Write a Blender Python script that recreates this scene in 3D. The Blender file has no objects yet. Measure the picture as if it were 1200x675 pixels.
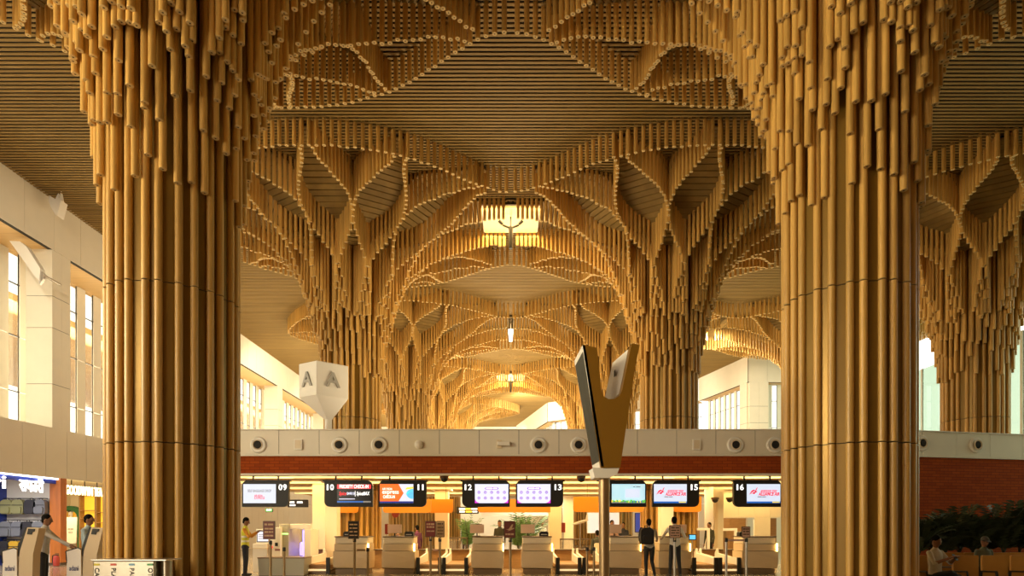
import bpy, bmesh, math, random
from mathutils import Vector, Matrix, Euler
random.seed(7)
sc = bpy.context.scene
COL = sc.collection
PI = math.pi
R = math.radians
F = 700.0            # focal length in pixels of the 1200 px wide frame
EYE = 1.6
def P(x, y, d):      # pixel + distance -> world point
    return Vector(((x-598.5)*d/F, d, EYE+(617-y)*d/F))
def PX(x, d): return (x-598.5)*d/F
def PZ(y, d): return EYE+(617-y)*d/F

# ------------------------------------------------------------------ materials
MATS = {}
def mat(name, col, rough=.5, metal=0.0, noise=0.0, nscale=(8,8,8), emit=None, estr=0.0, alpha=None, rnd=0.0, spec=.5):
    m = bpy.data.materials.new(name); m.use_nodes = True
    nt = m.node_tree; b = nt.nodes['Principled BSDF']
    b.inputs['Base Color'].default_value = (*col, 1)
    b.inputs['Roughness'].default_value = rough
    b.inputs['Metallic'].default_value = metal
    b.inputs['Specular IOR Level'].default_value = spec
    if noise or rnd:
        tc = nt.nodes.new('ShaderNodeTexCoord'); mp = nt.nodes.new('ShaderNodeMapping')
        mp.inputs['Scale'].default_value = nscale
        nz = nt.nodes.new('ShaderNodeTexNoise'); nz.inputs['Scale'].default_value = 1.0; nz.inputs['Detail'].default_value = 4
        nt.links.new(tc.outputs['Object'], mp.inputs[0]); nt.links.new(mp.outputs[0], nz.inputs['Vector'])
        mr = nt.nodes.new('ShaderNodeMapRange'); mr.inputs[1].default_value = .3; mr.inputs[2].default_value = .7
        mr.inputs[3].default_value = 1-noise; mr.inputs[4].default_value = 1+noise
        nt.links.new(nz.outputs['Fac'], mr.inputs[0])
        val = mr.outputs[0]
        if rnd:
            g = nt.nodes.new('ShaderNodeNewGeometry'); oi = nt.nodes.new('ShaderNodeObjectInfo')
            ad = nt.nodes.new('ShaderNodeMath'); ad.operation = 'ADD'
            nt.links.new(g.outputs['Random Per Island'], ad.inputs[0]); nt.links.new(oi.outputs['Random'], ad.inputs[1])
            fr = nt.nodes.new('ShaderNodeMath'); fr.operation = 'FRACT'; nt.links.new(ad.outputs[0], fr.inputs[0])
            m2 = nt.nodes.new('ShaderNodeMapRange'); m2.inputs[3].default_value = 1-rnd; m2.inputs[4].default_value = 1+rnd
            nt.links.new(fr.outputs[0], m2.inputs[0])
            mu = nt.nodes.new('ShaderNodeMath'); mu.operation = 'MULTIPLY'
            nt.links.new(val, mu.inputs[0]); nt.links.new(m2.outputs[0], mu.inputs[1]); val = mu.outputs[0]
        vm = nt.nodes.new('ShaderNodeVectorMath'); vm.operation = 'SCALE'
        vm.inputs[0].default_value = col
        nt.links.new(val, vm.inputs['Scale']); nt.links.new(vm.outputs[0], b.inputs['Base Color'])
    if emit:
        b.inputs['Emission Color'].default_value = (*emit, 1); b.inputs['Emission Strength'].default_value = estr
    MATS[name] = m
    return m
def glass_mat(name, tint, gloss=.12, rough=.02):
    m = bpy.data.materials.new(name); m.use_nodes = True; nt = m.node_tree; nt.nodes.clear()
    o = nt.nodes.new('ShaderNodeOutputMaterial'); t = nt.nodes.new('ShaderNodeBsdfTransparent'); g = nt.nodes.new('ShaderNodeBsdfGlossy')
    t.inputs[0].default_value = (*tint, 1); g.inputs['Roughness'].default_value = rough
    mx = nt.nodes.new('ShaderNodeMixShader'); mx.inputs[0].default_value = gloss
    nt.links.new(t.outputs[0], mx.inputs[1]); nt.links.new(g.outputs[0], mx.inputs[2]); nt.links.new(mx.outputs[0], o.inputs[0])
    MATS[name] = m; return m
def brick_mat(name, c1, c2, mortar):
    m = bpy.data.materials.new(name); m.use_nodes = True; nt = m.node_tree; b = nt.nodes['Principled BSDF']
    tc = nt.nodes.new('ShaderNodeTexCoord'); mp = nt.nodes.new('ShaderNodeMapping'); mp.inputs['Rotation'].default_value = (R(90), 0, 0)
    br = nt.nodes.new('ShaderNodeTexBrick'); br.inputs['Scale'].default_value = 1
    br.inputs['Color1'].default_value = (*c1,1); br.inputs['Color2'].default_value = (*c2,1); br.inputs['Mortar'].default_value = (*mortar,1)
    br.inputs['Brick Width'].default_value = .33; br.inputs['Row Height'].default_value = .1; br.inputs['Mortar Size'].default_value = .008
    nt.links.new(tc.outputs['Object'], mp.inputs[0]); nt.links.new(mp.outputs[0], br.inputs['Vector']); nt.links.new(br.outputs[0], b.inputs['Base Color'])
    b.inputs['Roughness'].default_value = .9; b.inputs['Specular IOR Level'].default_value = .15
    MATS[name] = m; return m

mat('bamboo',(.51,.292,.072), .38, 0, .14, (30,30,1.2), rnd=.16)
mat('bamboo_cut', (.52,.36,.15), .8, spec=.2)
mat('bamboo_bore', (.05,.03,.012), .9)
mat('bronze_panel', (.22,.122,.018), .34, .45, .12, (3,3,.4))
mat('seam_dark', (.02,.014,.008), .8)
mat('slat',(.25,.155,.045), .65, 0, .18, (.5,30,30), rnd=.10, spec=.2)
mat('slat_gap', (.022,.014,.007), .9)
mat('petal_board',(.21,.130,.036), .65, 0, .12, (3,3,3), rnd=.10, spec=.2)
mat('white_panel', (.74,.68,.56), .5, 0, .02, (2,2,2))
mat('warm_soffit', (.55,.35,.14), .5, 0, .12, (.6,20,20))
mat('white_fin', (.80,.76,.66), .4)
mat('frame_dark', (.05,.04,.03), .4, .5)
glass_mat('glass', (.92,.93,.90), .10)
glass_mat('glass_green', (.56,.65,.57), .08)
glass_mat('glass_clear', (.95,.95,.95), .10)
brick_mat('brick', (.36,.066,.009), (.28,.048,.008), (.16,.035,.009))
mat('black', (.010,.009,.008), .55)
mat('black_matte', (.016,.014,.013), .8)
mat('steel', (.55,.52,.47), .28, .9)
mat('bronze_steel', (.36,.25,.13), .35, .8)
mat('gold_paint', (.24,.115,.008), .42, .15)
mat('white', (.80,.76,.68), .45)
mat('cream', (.72,.60,.42), .5)
mat('wood_brown', (.36,.20,.08), .5, 0, .12, (3,3,20))
mat('wood_dark', (.10,.06,.03), .5)
mat('letter_grey', (.38,.36,.32), .5)
mat('floor_stone', (.38,.31,.22), .16, 0, .07, (.7,.7,.7))
mat('orange', (.62,.22,.006), .5)
mat('orange_wood', (.55,.17,.025), .45, 0, .15, (8,8,1))
mat('skin', (.26,.12,.06), .55)
mat('skin_light', (.40,.22,.13), .55)
mat('hair', (.005,.004,.003), .85, spec=.15)

# ------------------------------------------------------------------ mesh builder
class MB:
    def __init__(s): s.v=[]; s.f=[]; s.m=[]; s.sm=[]
    def add(s, vs, fs, mi=0, smooth=False):
        o=len(s.v); s.v += [tuple(v) for v in vs]
        for f in fs: s.f.append(tuple(i+o for i in f)); s.m.append(mi); s.sm.append(smooth)
    def box(s, x0,x1,y0,y1,z0,z1, mi=0, M=None):
        vs=[Vector((x,y,z)) for z in (z0,z1) for y in (y0,y1) for x in (x0,x1)]
        if M is not None: vs=[M@v for v in vs]
        s.add(vs,[(0,2,3,1),(4,5,7,6),(0,1,5,4),(2,6,7,3),(0,4,6,2),(1,3,7,5)],mi)
    def prism(s, pts, y0, y1, mi=0, M=None, mcap=None):   # outline in XZ, extruded along Y
        n=len(pts)
        vs=[Vector((p[0],y0,p[1])) for p in pts]+[Vector((p[0],y1,p[1])) for p in pts]
        if M is not None: vs=[M@v for v in vs]
        s.add(vs,[tuple(range(n)),tuple(range(2*n-1,n-1,-1))],mi if mcap is None else mcap)
        s.add(vs,[(i,i+n,(i+1)%n+n,(i+1)%n) for i in range(n)],mi)
    def cyl(s, a, b, r0, r1=None, n=12, mi=0, caps=True, smooth=True):
        a=Vector(a); b=Vector(b); r1=r0 if r1 is None else r1
        d=(b-a).normalized(); u=d.orthogonal().normalized(); w=d.cross(u)
        vs=[]
        for c,r in ((a,r0),(b,r1)):
            for i in range(n):
                t=2*PI*i/n; vs.append(c+u*r*math.cos(t)+w*r*math.sin(t))
        s.add(vs,[(i,(i+1)%n,(i+1)%n+n,i+n) for i in range(n)],mi,smooth)
        if caps: s.add(vs,[tuple(range(n-1,-1,-1)),tuple(range(n,2*n))],mi)
    def tube(s, pts, r, n=8, mi=0):
        for a,b in zip(pts,pts[1:]): s.cyl(a,b,r,r,n,mi)
    def lathe(s, prof, c=(0,0,0), n=24, mi=0, M=None):    # prof: (r,z)
        vs=[]
        for r,z in prof:
            for i in range(n):
                t=2*PI*i/n; vs.append(Vector((c[0]+r*math.cos(t),c[1]+r*math.sin(t),c[2]+z)))
        if M is not None: vs=[M@v for v in vs]
        fs=[]
        for k in range(len(prof)-1):
            for i in range(n): fs.append((k*n+i,k*n+(i+1)%n,(k+1)*n+(i+1)%n,(k+1)*n+i))
        s.add(vs,fs,mi,True)
        k=(len(prof)-1)*n
        s.add(vs,[tuple(range(n-1,-1,-1)),tuple(range(k,k+n))],mi)
    def ell(s, c, r, n=14, k=9, mi=0, M=None, keep=None):
        c=Vector(c); vs=[]
        for j in range(k+1):
            a=-PI/2+PI*j/k
            for i in range(n):
                t=2*PI*i/n
                p=Vector((r[0]*math.cos(a)*math.cos(t),r[1]*math.cos(a)*math.sin(t),r[2]*math.sin(a)))
                vs.append((M@p if M is not None else p)+c)
        fs=[]
        for j in range(k):
            for i in range(n): fs.append((j*n+i,j*n+(i+1)%n,(j+1)*n+(i+1)%n,(j+1)*n+i))
        s.add(vs,fs,mi,True)
    def mesh(s, name, mats):
        me=bpy.data.meshes.new(name); me.from_pydata(s.v,[],s.f)
        for m in mats: me.materials.append(MATS[m])
        me.polygons.foreach_set('material_index',s.m); me.polygons.foreach_set('use_smooth',s.sm)
        me.update(); return me
    def build(s, name, mats, parent=None, bevel=0, kind=None, loc=None):
        if isinstance(mats,str): mats=[mats]
        if loc is not None:
            L=Vector(loc); s.v=[tuple(Vector(v)-L) for v in s.v]
        o=bpy.data.objects.new(name, s.mesh(name,mats)); COL.objects.link(o)
        if loc is not None: o.location=loc
        if parent: o.parent=parent
        if bevel:
            b=o.modifiers.new('b','BEVEL'); b.width=bevel; b.segments=2; b.limit_method='ANGLE'; b.angle_limit=R(40)
        if kind: o['kind']=kind
        return o
def tag(o, label, cat, group=None):
    o['label']=label; o['category']=cat
    if group: o['group']=group
    return o
def thing(name, loc, label, cat, group=None, rz=0):
    o=bpy.data.objects.new(name,None); COL.objects.link(o); o.location=loc; o.rotation_euler=(0,0,rz); o.empty_display_size=.1
    return tag(o,label,cat,group)
def text(name, body, size, mt, parent=None, loc=(0,0,0), rot=(R(90),0,0), ext=.004, align='CENTER', width=None, bold=0.0, shear=0, valign='CENTER'):
    cu=bpy.data.curves.new(name,'FONT'); cu.body=body; cu.size=size; cu.extrude=ext; cu.offset=bold*size; cu.shear=shear
    cu.align_x=align; cu.align_y=valign; cu.resolution_u=3
    t=bpy.data.objects.new(name+'_tmp',cu); COL.objects.link(t)
    dg=bpy.context.evaluated_depsgraph_get(); dg.update()
    me=bpy.data.meshes.new_from_object(t.evaluated_get(dg)); bpy.data.objects.remove(t)
    me.materials.clear(); me.materials.append(MATS[mt])
    o=bpy.data.objects.new(name,me); COL.objects.link(o)
    if width and len(me.vertices):
        xs=[v.co.x for v in me.vertices]; k=width/max(1e-6,max(xs)-min(xs))
        for v in me.vertices: v.co.x*=k
    o.location=loc; o.rotation_euler=rot
    if parent: o.parent=parent
    return o
def print_lines(parent, cx, cz, width, height, mt, y=0, words=(3,2,4)):
    # a line of print too small to read: one flat mark per word
    tot=sum(words)+.7*(len(words)-1); x=cx-width/2; k=width/tot; b=MB()
    for wl in words:
        b.box(x,x+wl*k,-.003,0,cz-height/2,cz+height/2); x+=(wl+.7)*k
    o=b.build('print_line',[mt],parent); o.location.y=y; return o
def rrect(x0,x1,z0,z1,rs,n=5):      # rs: radii bl,br,tr,tl
    pts=[]
    for (cx,cz,a0,r) in ((x0,z0,180,rs[0]),(x1,z0,270,rs[1]),(x1,z1,0,rs[2]),(x0,z1,90,rs[3])):
        if r<=0: pts.append((cx,cz)); continue
        ox=cx+(r if cx==x0 else -r); oz=cz+(r if cz==z0 else -r)
        for i in range(n+1):
            t=R(a0+90*i/n); pts.append((ox+r*math.cos(t),oz+r*math.sin(t)))
    return pts
def interp(tab,x):
    if x<=tab[0][0]: return tab[0][1]
    for (a,b),(c,d) in zip(tab,tab[1:]):
        if x<=c: return b+(d-b)*(x-a)/(c-a)
    return tab[-1][1]

# ------------------------------------------------------------------ camera
cam=bpy.data.cameras.new('camera'); co=bpy.data.objects.new('camera',cam); COL.objects.link(co)
cam.sensor_width=36; cam.lens=F/1200*36; cam.shift_y=(617-337.5)/1200; cam.shift_x=1.5/1200
cam.clip_start=.1; cam.clip_end=400
co.location=(0,0,EYE); co.rotation_euler=(R(90),0,0); sc.camera=co
sc.view_settings.view_transform='Standard'; sc.view_settings.look='None'; sc.view_settings.gamma=1; sc.view_settings.use_curve_mapping=False

# ------------------------------------------------------------------ floor and ceiling
KS=1.125          # overall scale of the hall (13.5 m column grid)
Q=2/3.*KS
def zc(h): return EYE+(h-EYE)*Q
H=zc(19.4)
b=MB(); b.box(-46,46,-8,115,-.2,0); b.build('floor','floor_stone',kind='structure')
def inside_right(y):     # x of the right-hand limit of the hall at depth y
    return KS*interp([(-8,26.2),(41.5,26.2),(44,20.0),(47.7,15.4),(57.3,3.7),(70.4,.8),(100,-8)],y/KS)
b=MB(); y=-7.0
while y<90:
    b.box(-16.75*KS,inside_right(y),y,y+.088,H,H+.02,0); y+=.16
b.build('ceiling','slat',kind='structure')
b=MB(); y=-7.0
while y<92:
    b.box(-16.75*KS,min(inside_right(y),inside_right(y+1))+.1,y,y+1.0,H+.16,H+.26,0); y+=1.0
b.build('ceiling','slat_gap',kind='structure')
# ------------------------------------------------------------------ bamboo columns with their canopies
HT=[(1.66,9.9),(1.79,11.2),(1.93,12.0),(2.07,12.7),(2.25,13.3),(2.5,14.1),(2.9,15.2),(3.2,15.8),(3.65,16.3),(4.5,17.1),(5.5,17.6),(7,18.1),(8,18.3),(10.5,18.4)]
EJ=[(0,7.85),(1.2,7.8),(2.28,7.62),(3.3,7.35),(4.32,6.95),(5.2,6.45),(6.03,5.84),(6.7,5.3),(7.32,4.86),(7.9,4.5),(8.44,4.25),(9,4.15)]
EF=[(0,7.85),(1.2,7.8),(2.28,7.62),(3.3,7.3),(4.32,6.8),(5.2,6.25),(6.03,5.55),(7.3,4.4),(8.5,3.1),(9.5,1.75),(10,.9),(10.3,0)]
def rim_r(phi,fl,fr):       # distance of the rim in direction phi (0 = towards the camera, + = right)
    tab=(EF if fr else EJ) if math.sin(phi)>=0 else (EF if fl else EJ)
    s=abs(math.sin(phi)); c=abs(math.cos(phi)); mx=10.2 if tab is EF else 9.0
    r=2.0
    while r<mx and not (r*s>tab[-1][0] or interp(tab,r*s)<r*c): r+=.05
    return min(r,mx)
def delta(r,ro,side_joined):
    if r<=2.9: return 0
    if r<=4.5:
        t=(r-2.9)/1.6; return 15*math.sin(PI/2*t)**.85
    t=min(1,(r-4.5)/max(.1,ro-4.5))
    end=10.4 if side_joined else 2.0
    return end+(15-end)*.5*(1+math.cos(t*PI))
def zs(r): return min(19.25,17.5+(r-2.9)*.62)
def pipe(mb,x,y,z0,z1,r,n=10,breaks=()):
    zz=[z0]+[k for k in breaks if z0+.1<k<z1-.1]+[z1]
    for a,bb in zip(zz,zz[1:]):
        bb-=.022
        cs=[(math.cos(2*PI*i/n),math.sin(2*PI*i/n)) for i in range(n)]
        vs=[(x+r*c,y+r*s,bb) for c,s in cs]+[(x+r*c,y+r*s,a+.008) for c,s in cs]+[(x+r*.93*c,y+r*.93*s,a) for c,s in cs]+[(x+r*.27*c,y+r*.27*s,a) for c,s in cs]
        mb.add(vs,[(i,i+n,(i+1)%n+n,(i+1)%n) for i in range(n)],0,True)
        mb.add(vs,[(i+n,i+2*n,(i+1)%n+2*n,(i+1)%n+n) for i in range(n)]+[(i+2*n,i+3*n,(i+1)%n+3*n,(i+1)%n+2*n) for i in range(n)],1)
        mb.add(vs,[tuple(range(4*n-1,3*n-1,-1))],2)
SEAMS=(EYE+1.38*KS,EYE+4.0*KS)
def make_column(X,Y,fl,fr,label,row,shaft0):
    rnd=random.Random(int(X*100)+int(Y*37))
    root=thing('bamboo_column',(X,Y,0),label,'column','bamboo clad columns with spreading canopies')
    root['kind']='thing'
    pipes=[]     # (x,y,z0,z1) local, in metres, with radius
    PR=.0875*Q
    def put(r,phi,h=None,j=.0):
        x=r*math.sin(phi)*Q; y=-r*math.cos(phi)*Q
        z0=zc((interp(HT,r) if h is None else h)+rnd.uniform(-j,j))
        pipes.append((x,y,z0,H+.15,PR))
    # shaft pipes from the floor to the ceiling
    a=rnd.uniform(0,6)
    k=0
    while a<359:
        t=R(a); pipes.append((1.01*KS*math.sin(t),-1.01*KS*math.cos(t),shaft0,H+.15,PR*1.04)); a+=(11,16.5,13,15)[k%4]; k+=1
    # complete rings of the trumpet
    for ri,(r,n) in enumerate(((1.66,34),(1.79,36),(1.93,38),(2.06,34))):
        off=rnd.random()
        for i in range(n):
            if rnd.random()<(.2 if ri<3 else .35): continue
            put(r+rnd.uniform(-.03,.05),2*PI*(i+off)/n,None,.22 if ri<2 else .3)
    # spines and petal walls
    for k in range(12):
        phi=R(30*k)
        for r,ds in ((2.2,(-9,-4.5,0,4.5,9)),(2.36,(-7,-2.3,2.3,7)),(2.52,(-5,0,5)),(2.66,(-3,3)),(2.8,(-2,2))):
            for d in ds: put(r,phi+R(d+rnd.uniform(-.8,.8)),None,.25)
        lateral=(k==3 and not fr) or (k==9 and not fl)
        ro=9.0 if lateral else rim_r(phi,fl,fr)-.12
        for sg in (-1,1):
            r=2.95
            while r<ro:
                d=delta(r,ro,lateral)
                put(r,phi+sg*R(d),None,.05)
                # arc-length step
                d2=delta(r+.05,ro,lateral); ds=math.hypot(.05,r*R(d2-d))/.05
                r+=.255/ds
    # rim skirt, front and back, sharing its span with the neighbour columns
    for sx,fre in ((-1,fl),(1,fr)):
        tab=EF if fre else EJ
        x=.16
        while x<tab[-1][0]-.02:
            e=interp(tab,x); h=18.3
            for sy in (-1,1):
                pipes.append((sx*x*Q,sy*e*Q,zc(h+rnd.uniform(-.03,.03)),H+.15,PR))
            e2=interp(tab,x+.05); x+=.33/(math.hypot(.05,e2-e)/.05)
    # score: what the camera can see of each pipe
    def score(p):
        x,y,z0,z1,r=p; d=Y+y
        px=598.5+F*(X+x)/d; top=617-F*(min(z1,z0+ (3 if r>PR else 1.0))-EYE)/d; bot=617-F*(z0-EYE)/d
        if px<-5 or px>1205: return 0
        vis=max(0,min(675,bot)-max(0,top))
        return vis*F*2*r/d*(1 if y<.1 else .05)
    order=sorted(pipes,key=score,reverse=True)
    nn=12 if row==1 else (10 if row==2 else 7)
    ind=order[:100] if row<=2 else []
    for x,y,z0,z1,r in ind:
        m=MB(); pipe(m,0,0,0,z1-z0,r,nn,[s-z0 for s in SEAMS])
        o=m.build('bamboo_pipe',['bamboo','bamboo_cut','bamboo_bore'],root); o.location=(x,y,z0)
    m=MB()
    for x,y,z0,z1,r in (order[100:] if row<=2 else order): pipe(m,x,y,z0,z1,r,nn,SEAMS)
    m.build('bamboo_pipe_cluster',['bamboo','bamboo_cut','bamboo_bore'],root,kind='stuff')
    # cladding behind the pipes
    zz=[shaft0]+[s for s in SEAMS if s>shaft0]+[H+.15]
    for a,bb in zip(zz,zz[1:]):
        m=MB()
        n=26
        vs=[]
        for z in (a,bb-.02):
            for i in range(n):
                t=2*PI*i/n; vs.append((0.985*KS*math.sin(t),-0.985*KS*math.cos(t),z))
        m.add(vs,[(i,(i+1)%n,(i+1)%n+n,i+n) for i in range(n)],0)
        m.add(vs,[tuple(range(n-1,-1,-1)),tuple(range(n,2*n))],0)
        m.cyl((0,0,bb-.03),(0,0,bb+.01),0.96*KS,n=26,mi=1,caps=False)
        m.build('cladding_shell',['bronze_panel','seam_dark'],root)
    # soffit boards inside each petal opening
    for k in range(12):
        phi=R(30*k); lateral=(k==3 and not fr) or (k==9 and not fl)
        ro=9.0 if lateral else rim_r(phi,fl,fr)-.25
        m=MB(); r=3.0; pitch=.26
        M=Matrix.Rotation(phi,4,'Z')
        while r<ro:
            w=max(.06,r*math.tan(R(delta(r+.12,ro,lateral)))+.04)*Q
            z=zc(zs(r)); z2=zc(zs(r+.225))
            y0=-r*Q; y1=-(r+.212)*Q
            vs=[(-w,y0,z),(w,y0,z),(w,y1,z2),(-w,y1,z2),(-w,y0,z+.04),(w,y0,z+.04),(w,y1,z2+.04),(-w,y1,z2+.04)]
            m.add([M@Vector(v) for v in vs],[(0,1,2,3),(4,7,6,5),(0,4,5,1),(1,5,6,2),(2,6,7,3),(3,7,4,0)],0)
            vs=[(-w,y0,z+.07),(w,y0,z+.07),(w,-(r+pitch)*Q,z2+.085),(-w,-(r+pitch)*Q,z2+.085)]
            m.add([M@Vector(v) for v in vs],[(0,1,2,3)],1)
            r+=pitch
        m.build('petal_soffit',['petal_board','slat_gap'],root)
        # small diamond opening between two petals, next to the shaft
        m=MB(); M=Matrix.Rotation(phi+R(15),4,'Z'); r=2.3
        while r<4.3:
            a=15-delta(r+.1,9,False); w=max(.03,r*math.tan(R(min(a,11)))-.0)*Q*.9
            z=zc(16.6+(r-2.3)*.3); y0=-r*Q; y1=-(r+.2)*Q
            vs=[(-w,y0,z),(w,y0,z),(w,y1,z+.04),(-w,y1,z+.04),(-w,y0,z+.04),(w,y0,z+.04),(w,y1,z+.08),(-w,y1,z+.08)]
            m.add([M@Vector(v) for v in vs],[(0,1,2,3),(4,7,6,5),(0,4,5,1),(1,5,6,2),(2,6,7,3),(3,7,4,0)],0)
            r+=.27
        m.build('diamond_soffit',['petal_board'],root)
    return root
D1,D2,D3,D4,D5=[v*KS for v in (10.67,22.67,34.67,46.67,58.67)]
make_column(-6*KS,D1,True,False,'big foreground bamboo column with pipe canopy, left, behind the recycling station',1,0)
make_column(6*KS,D1,False,False,'big foreground bamboo column with pipe canopy, right, beside the orange seats',1,0)
make_column(-6*KS,D2,True,False,'bamboo column rising behind the white hanging letter sign',2,0)
make_column(6*KS,D2,False,False,'bamboo column rising just right of the forked golden totem',2,0)
make_column(17.6*KS,D2,False,True,'bamboo column at far right, in front of the greenish glass wall',2,0)
make_column(-6*KS,D3,True,False,'third-row bamboo column, just right of the column behind the letter sign',3,0)
make_column(6*KS,D3,False,False,'third-row bamboo column seen behind the forked golden totem',3,0)
make_column(18*KS,D3,False,True,'third-row bamboo column mostly hidden by the big right column, canopy showing at its left',3,0)
make_column(-6*KS,D4,True,False,'fourth-row bamboo column, left, under the second glowing canopy light',4,0)
make_column(6*KS,D4,False,True,'fourth-row bamboo column, right, in front of the white far wall',4,0)
make_column(-6*KS,D5,True,True,'farthest bamboo column, its canopy ending in a rounded tip mid hall',5,0)
# ------------------------------------------------------------------ side walls with their windows
WT,WB,PT,PB=H,PZ(255,19.46*KS),PZ(488,19.46*KS),PZ(552,19.46*KS)
WN=[0]
mat('wall_lit_panel',(.74,.66,.52),.5)
def window_wall(name,p,q,n,z0,sill_band=True,fin=.47,pitch=.90,glass='glass',recess=.95,piers=(),beam=True):
    """wall from p to q; n is the inward normal"""
    p=Vector(p).to_3d(); q=Vector(q).to_3d(); n=Vector(n).to_3d().normalized(); L=(q-p).length; t=(q-p)/L
    M=Matrix(((t.x,n.x,0,p.x),(t.y,n.y,0,p.y),(0,0,1,0),(0,0,0,1)))    # local: x along, y inward, z up
    w=MB()
    if beam:
        x=0
        while x<L:
            e=min(L,x+1.5); w.box(x+.006,e-.006,-.02,0,WB,WT+.1,0,M); x+=1.5
        w.box(0,L,-.2,-.012,WB,WT+.1,3,M)
        w.box(0,L,-recess-.3,-.05,WB+.02,WB+.08,1,M)
    if sill_band:
        x=0
        while x<L:
            e=min(L,x+1.15); w.box(x+.008,e-.008,-.04,0,PB,PT,0,M); x+=1.15
        w.box(0,L,-.3,-.025,PB+.01,PT-.01,3,M); w.box(0,L,-recess-.3,-.005,PT-.06,PT,0,M)
    zb=PT if sill_band else z0
    def skip(x): return recess<1.2 and any(a-.1<x<b+.1 for a,b in piers)
    x=0; wins=[]
    while x<L-.2:
        c=x+fin/2
        if not skip(c):
            for k,(a,bb) in enumerate(((zb,zb+1.55),(zb+1.56,zb+3.85),(zb+3.86,WB+.03))):
                w.box(x,x+fin,-recess-.09,-recess+.01,a,bb-.012,2,M)
        if not skip(x+fin+(pitch-fin)/2): wins.append((x+fin,min(L,x+pitch)))
        x+=pitch
    for a,bb in piers:
        for k,(za,zb2) in enumerate(((zb,zb+1.8),(zb+1.81,zb+4.1),(zb+4.11,zb+5.4),(zb+5.41,WB+.03))):
            m_=(a+bb)/2
            w.box(a,m_-.004,-1.1,-.02,za,zb2-.01,0,M); w.box(m_+.004,bb,-1.1,-.02,za,zb2-.01,0,M)
        w.box(a+.02,bb-.02,-1.08,-.03,zb,WB,3,M)
    w.build(name,['white_panel','warm_soffit','white_fin','seam_dark'],kind='structure')
    for a,bb in wins:
        WN[0]+=1; f=MB()
        for xx in (a,bb-.035): f.box(xx,xx+.03,-recess-.06,-recess-.03,zb,WB,0,M)
        for z in (zb+1.55,zb+3.85,zb+6.0): f.box(a,bb,-recess-.06,-recess,z-.02,z+.02,0,M)
        o=f.build('window_%d'%WN[0],['frame_dark'],kind='structure')
        g=MB(); g.box(a,bb,-recess-.04,-recess-.03,zb,WB,0,M); g.build('window_pane',[glass],o,kind='structure')
XL=-16.64*KS
pl=[(KS*(21.7+10.5*i),KS*(22.6+10.5*i)) for i in range(-2,4)]
Y0=-7
window_wall('wall_left',(XL,Y0),(XL,80),(1,0),0,fin=.54,pitch=1.10,recess=1.75,piers=[(a-Y0,c-Y0) for a,c in pl])
def k2(*p): return tuple(v*KS for v in p)
window_wall('wall_right',k2(26,42),k2(26,12),(-1,0),0,sill_band=False,fin=.16,pitch=2.1,glass='glass_green',recess=.3,beam=False)
window_wall('wall_right',k2(15.07,47.9),k2(16.5,41.6),(-1,-.22),0,fin=.3,pitch=.8,piers=[(6.2,7.1)])
window_wall('wall_right',k2(16.55,41.6),k2(26,41.8),(0,-1),0,fin=.47,pitch=.9,piers=[(.1,1.6)])
window_wall('wall_right',k2(3.55,57.3),k2(15.0,47.95),(-.63,-.77),0,fin=.3,pitch=.8)
window_wall('wall_right',k2(.65,70.4),k2(3.5,57.35),(-.97,-.22),0,fin=.3,pitch=.8)
b=MB(); b.box(-19,2.5,80,80.3,0,H+.2); b.build('wall_back',['white_fin'],kind='structure')
b=MB(); b.box(-12,30,-7.4,-7,0,H+.2); b.build('wall_rear',['wood_brown'],kind='structure')
b=MB(); b.box(26*KS,26*KS+.3,-7,12*KS,0,H+.2); b.build('wall_right',['white_panel'],kind='structure')
# lower part of the left wall beyond the shops
b=MB()
y=30.0
while y<80: b.box(XL-.25,XL,y+.006,y+1.19,0,PB-.02); y+=1.2
b.build('wall_left',['wall_lit_panel'],kind='structure')
b=MB(); y=-7
while y<15.9: b.box(XL-.25,XL,y+.006,y+1.19,0,PB-.02); y+=1.2
b.build('wall_left',['wall_lit_panel'],kind='structure')
for (p,q) in (((15.07,47.9),(16.5,41.6)),((3.55,57.3),(15,47.95)),((.65,70.4),(3.5,57.35)),((16.55,41.6),(26,41.8))):
    p=Vector(k2(*p)).to_3d(); q=Vector(k2(*q)).to_3d(); t=(q-p).normalized(); n=Vector((t.y,-t.x,0))
    M=Matrix(((t.x,n.x,0,p.x),(t.y,n.y,0,p.y),(0,0,1,0),(0,0,0,1)))
    b=MB(); b.box(0,(q-p).length,-.3,0,0,PB-.02,0,M); b.build('wall_right',['wall_lit_panel'],kind='structure')

# timber-lined overhang added outside so the upper left panes look amber
b=MB(); b.box(-34,XL-2.4,-10,90,11.2,11.5); b.build('ceiling',['warm_soffit'],kind='structure')
# ------------------------------------------------------------------ check-in island: fascia, soffit, lights
mat('lamp_warm',(1,.8,.4),.5,emit=(1,.66,.22),estr=9)
mat('lamp_white',(1,.95,.85),.5,emit=(1,.90,.72),estr=6)
DF=20.0
ZT,ZM,ZB=PZ(503,DF),PZ(534.5,DF),PZ(556,DF)
X0,X1=-11.0,12.6
b=MB()
xs=[X0]+[PX(v,DF) for v in (326.7,374,421,468,515,561.6,608,655,702,747,793,839,885)]+[10.2,11.5,X1]
for a,c in zip(xs,xs[1:]): b.box(a+.008,c-.008,DF,DF+.12,ZM+.07,ZT-.015,0)
b.box(X0,X1,DF+.02,DF+.14,ZM,ZT-.02,2)
b.box(X0,X1,DF-.06,DF+.2,ZT-.03,ZT,1)
b.box(X0,X1,DF-.05,DF+.1,ZM,ZM+.06,0)
b.build('wall_front',['white_panel','white','seam_dark'],kind='structure')
b=MB(); b.box(X0,X1,DF+.02,DF+.2,ZB+.03,ZM-.002); b.build('wall_front',['brick'],kind='structure')
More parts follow.
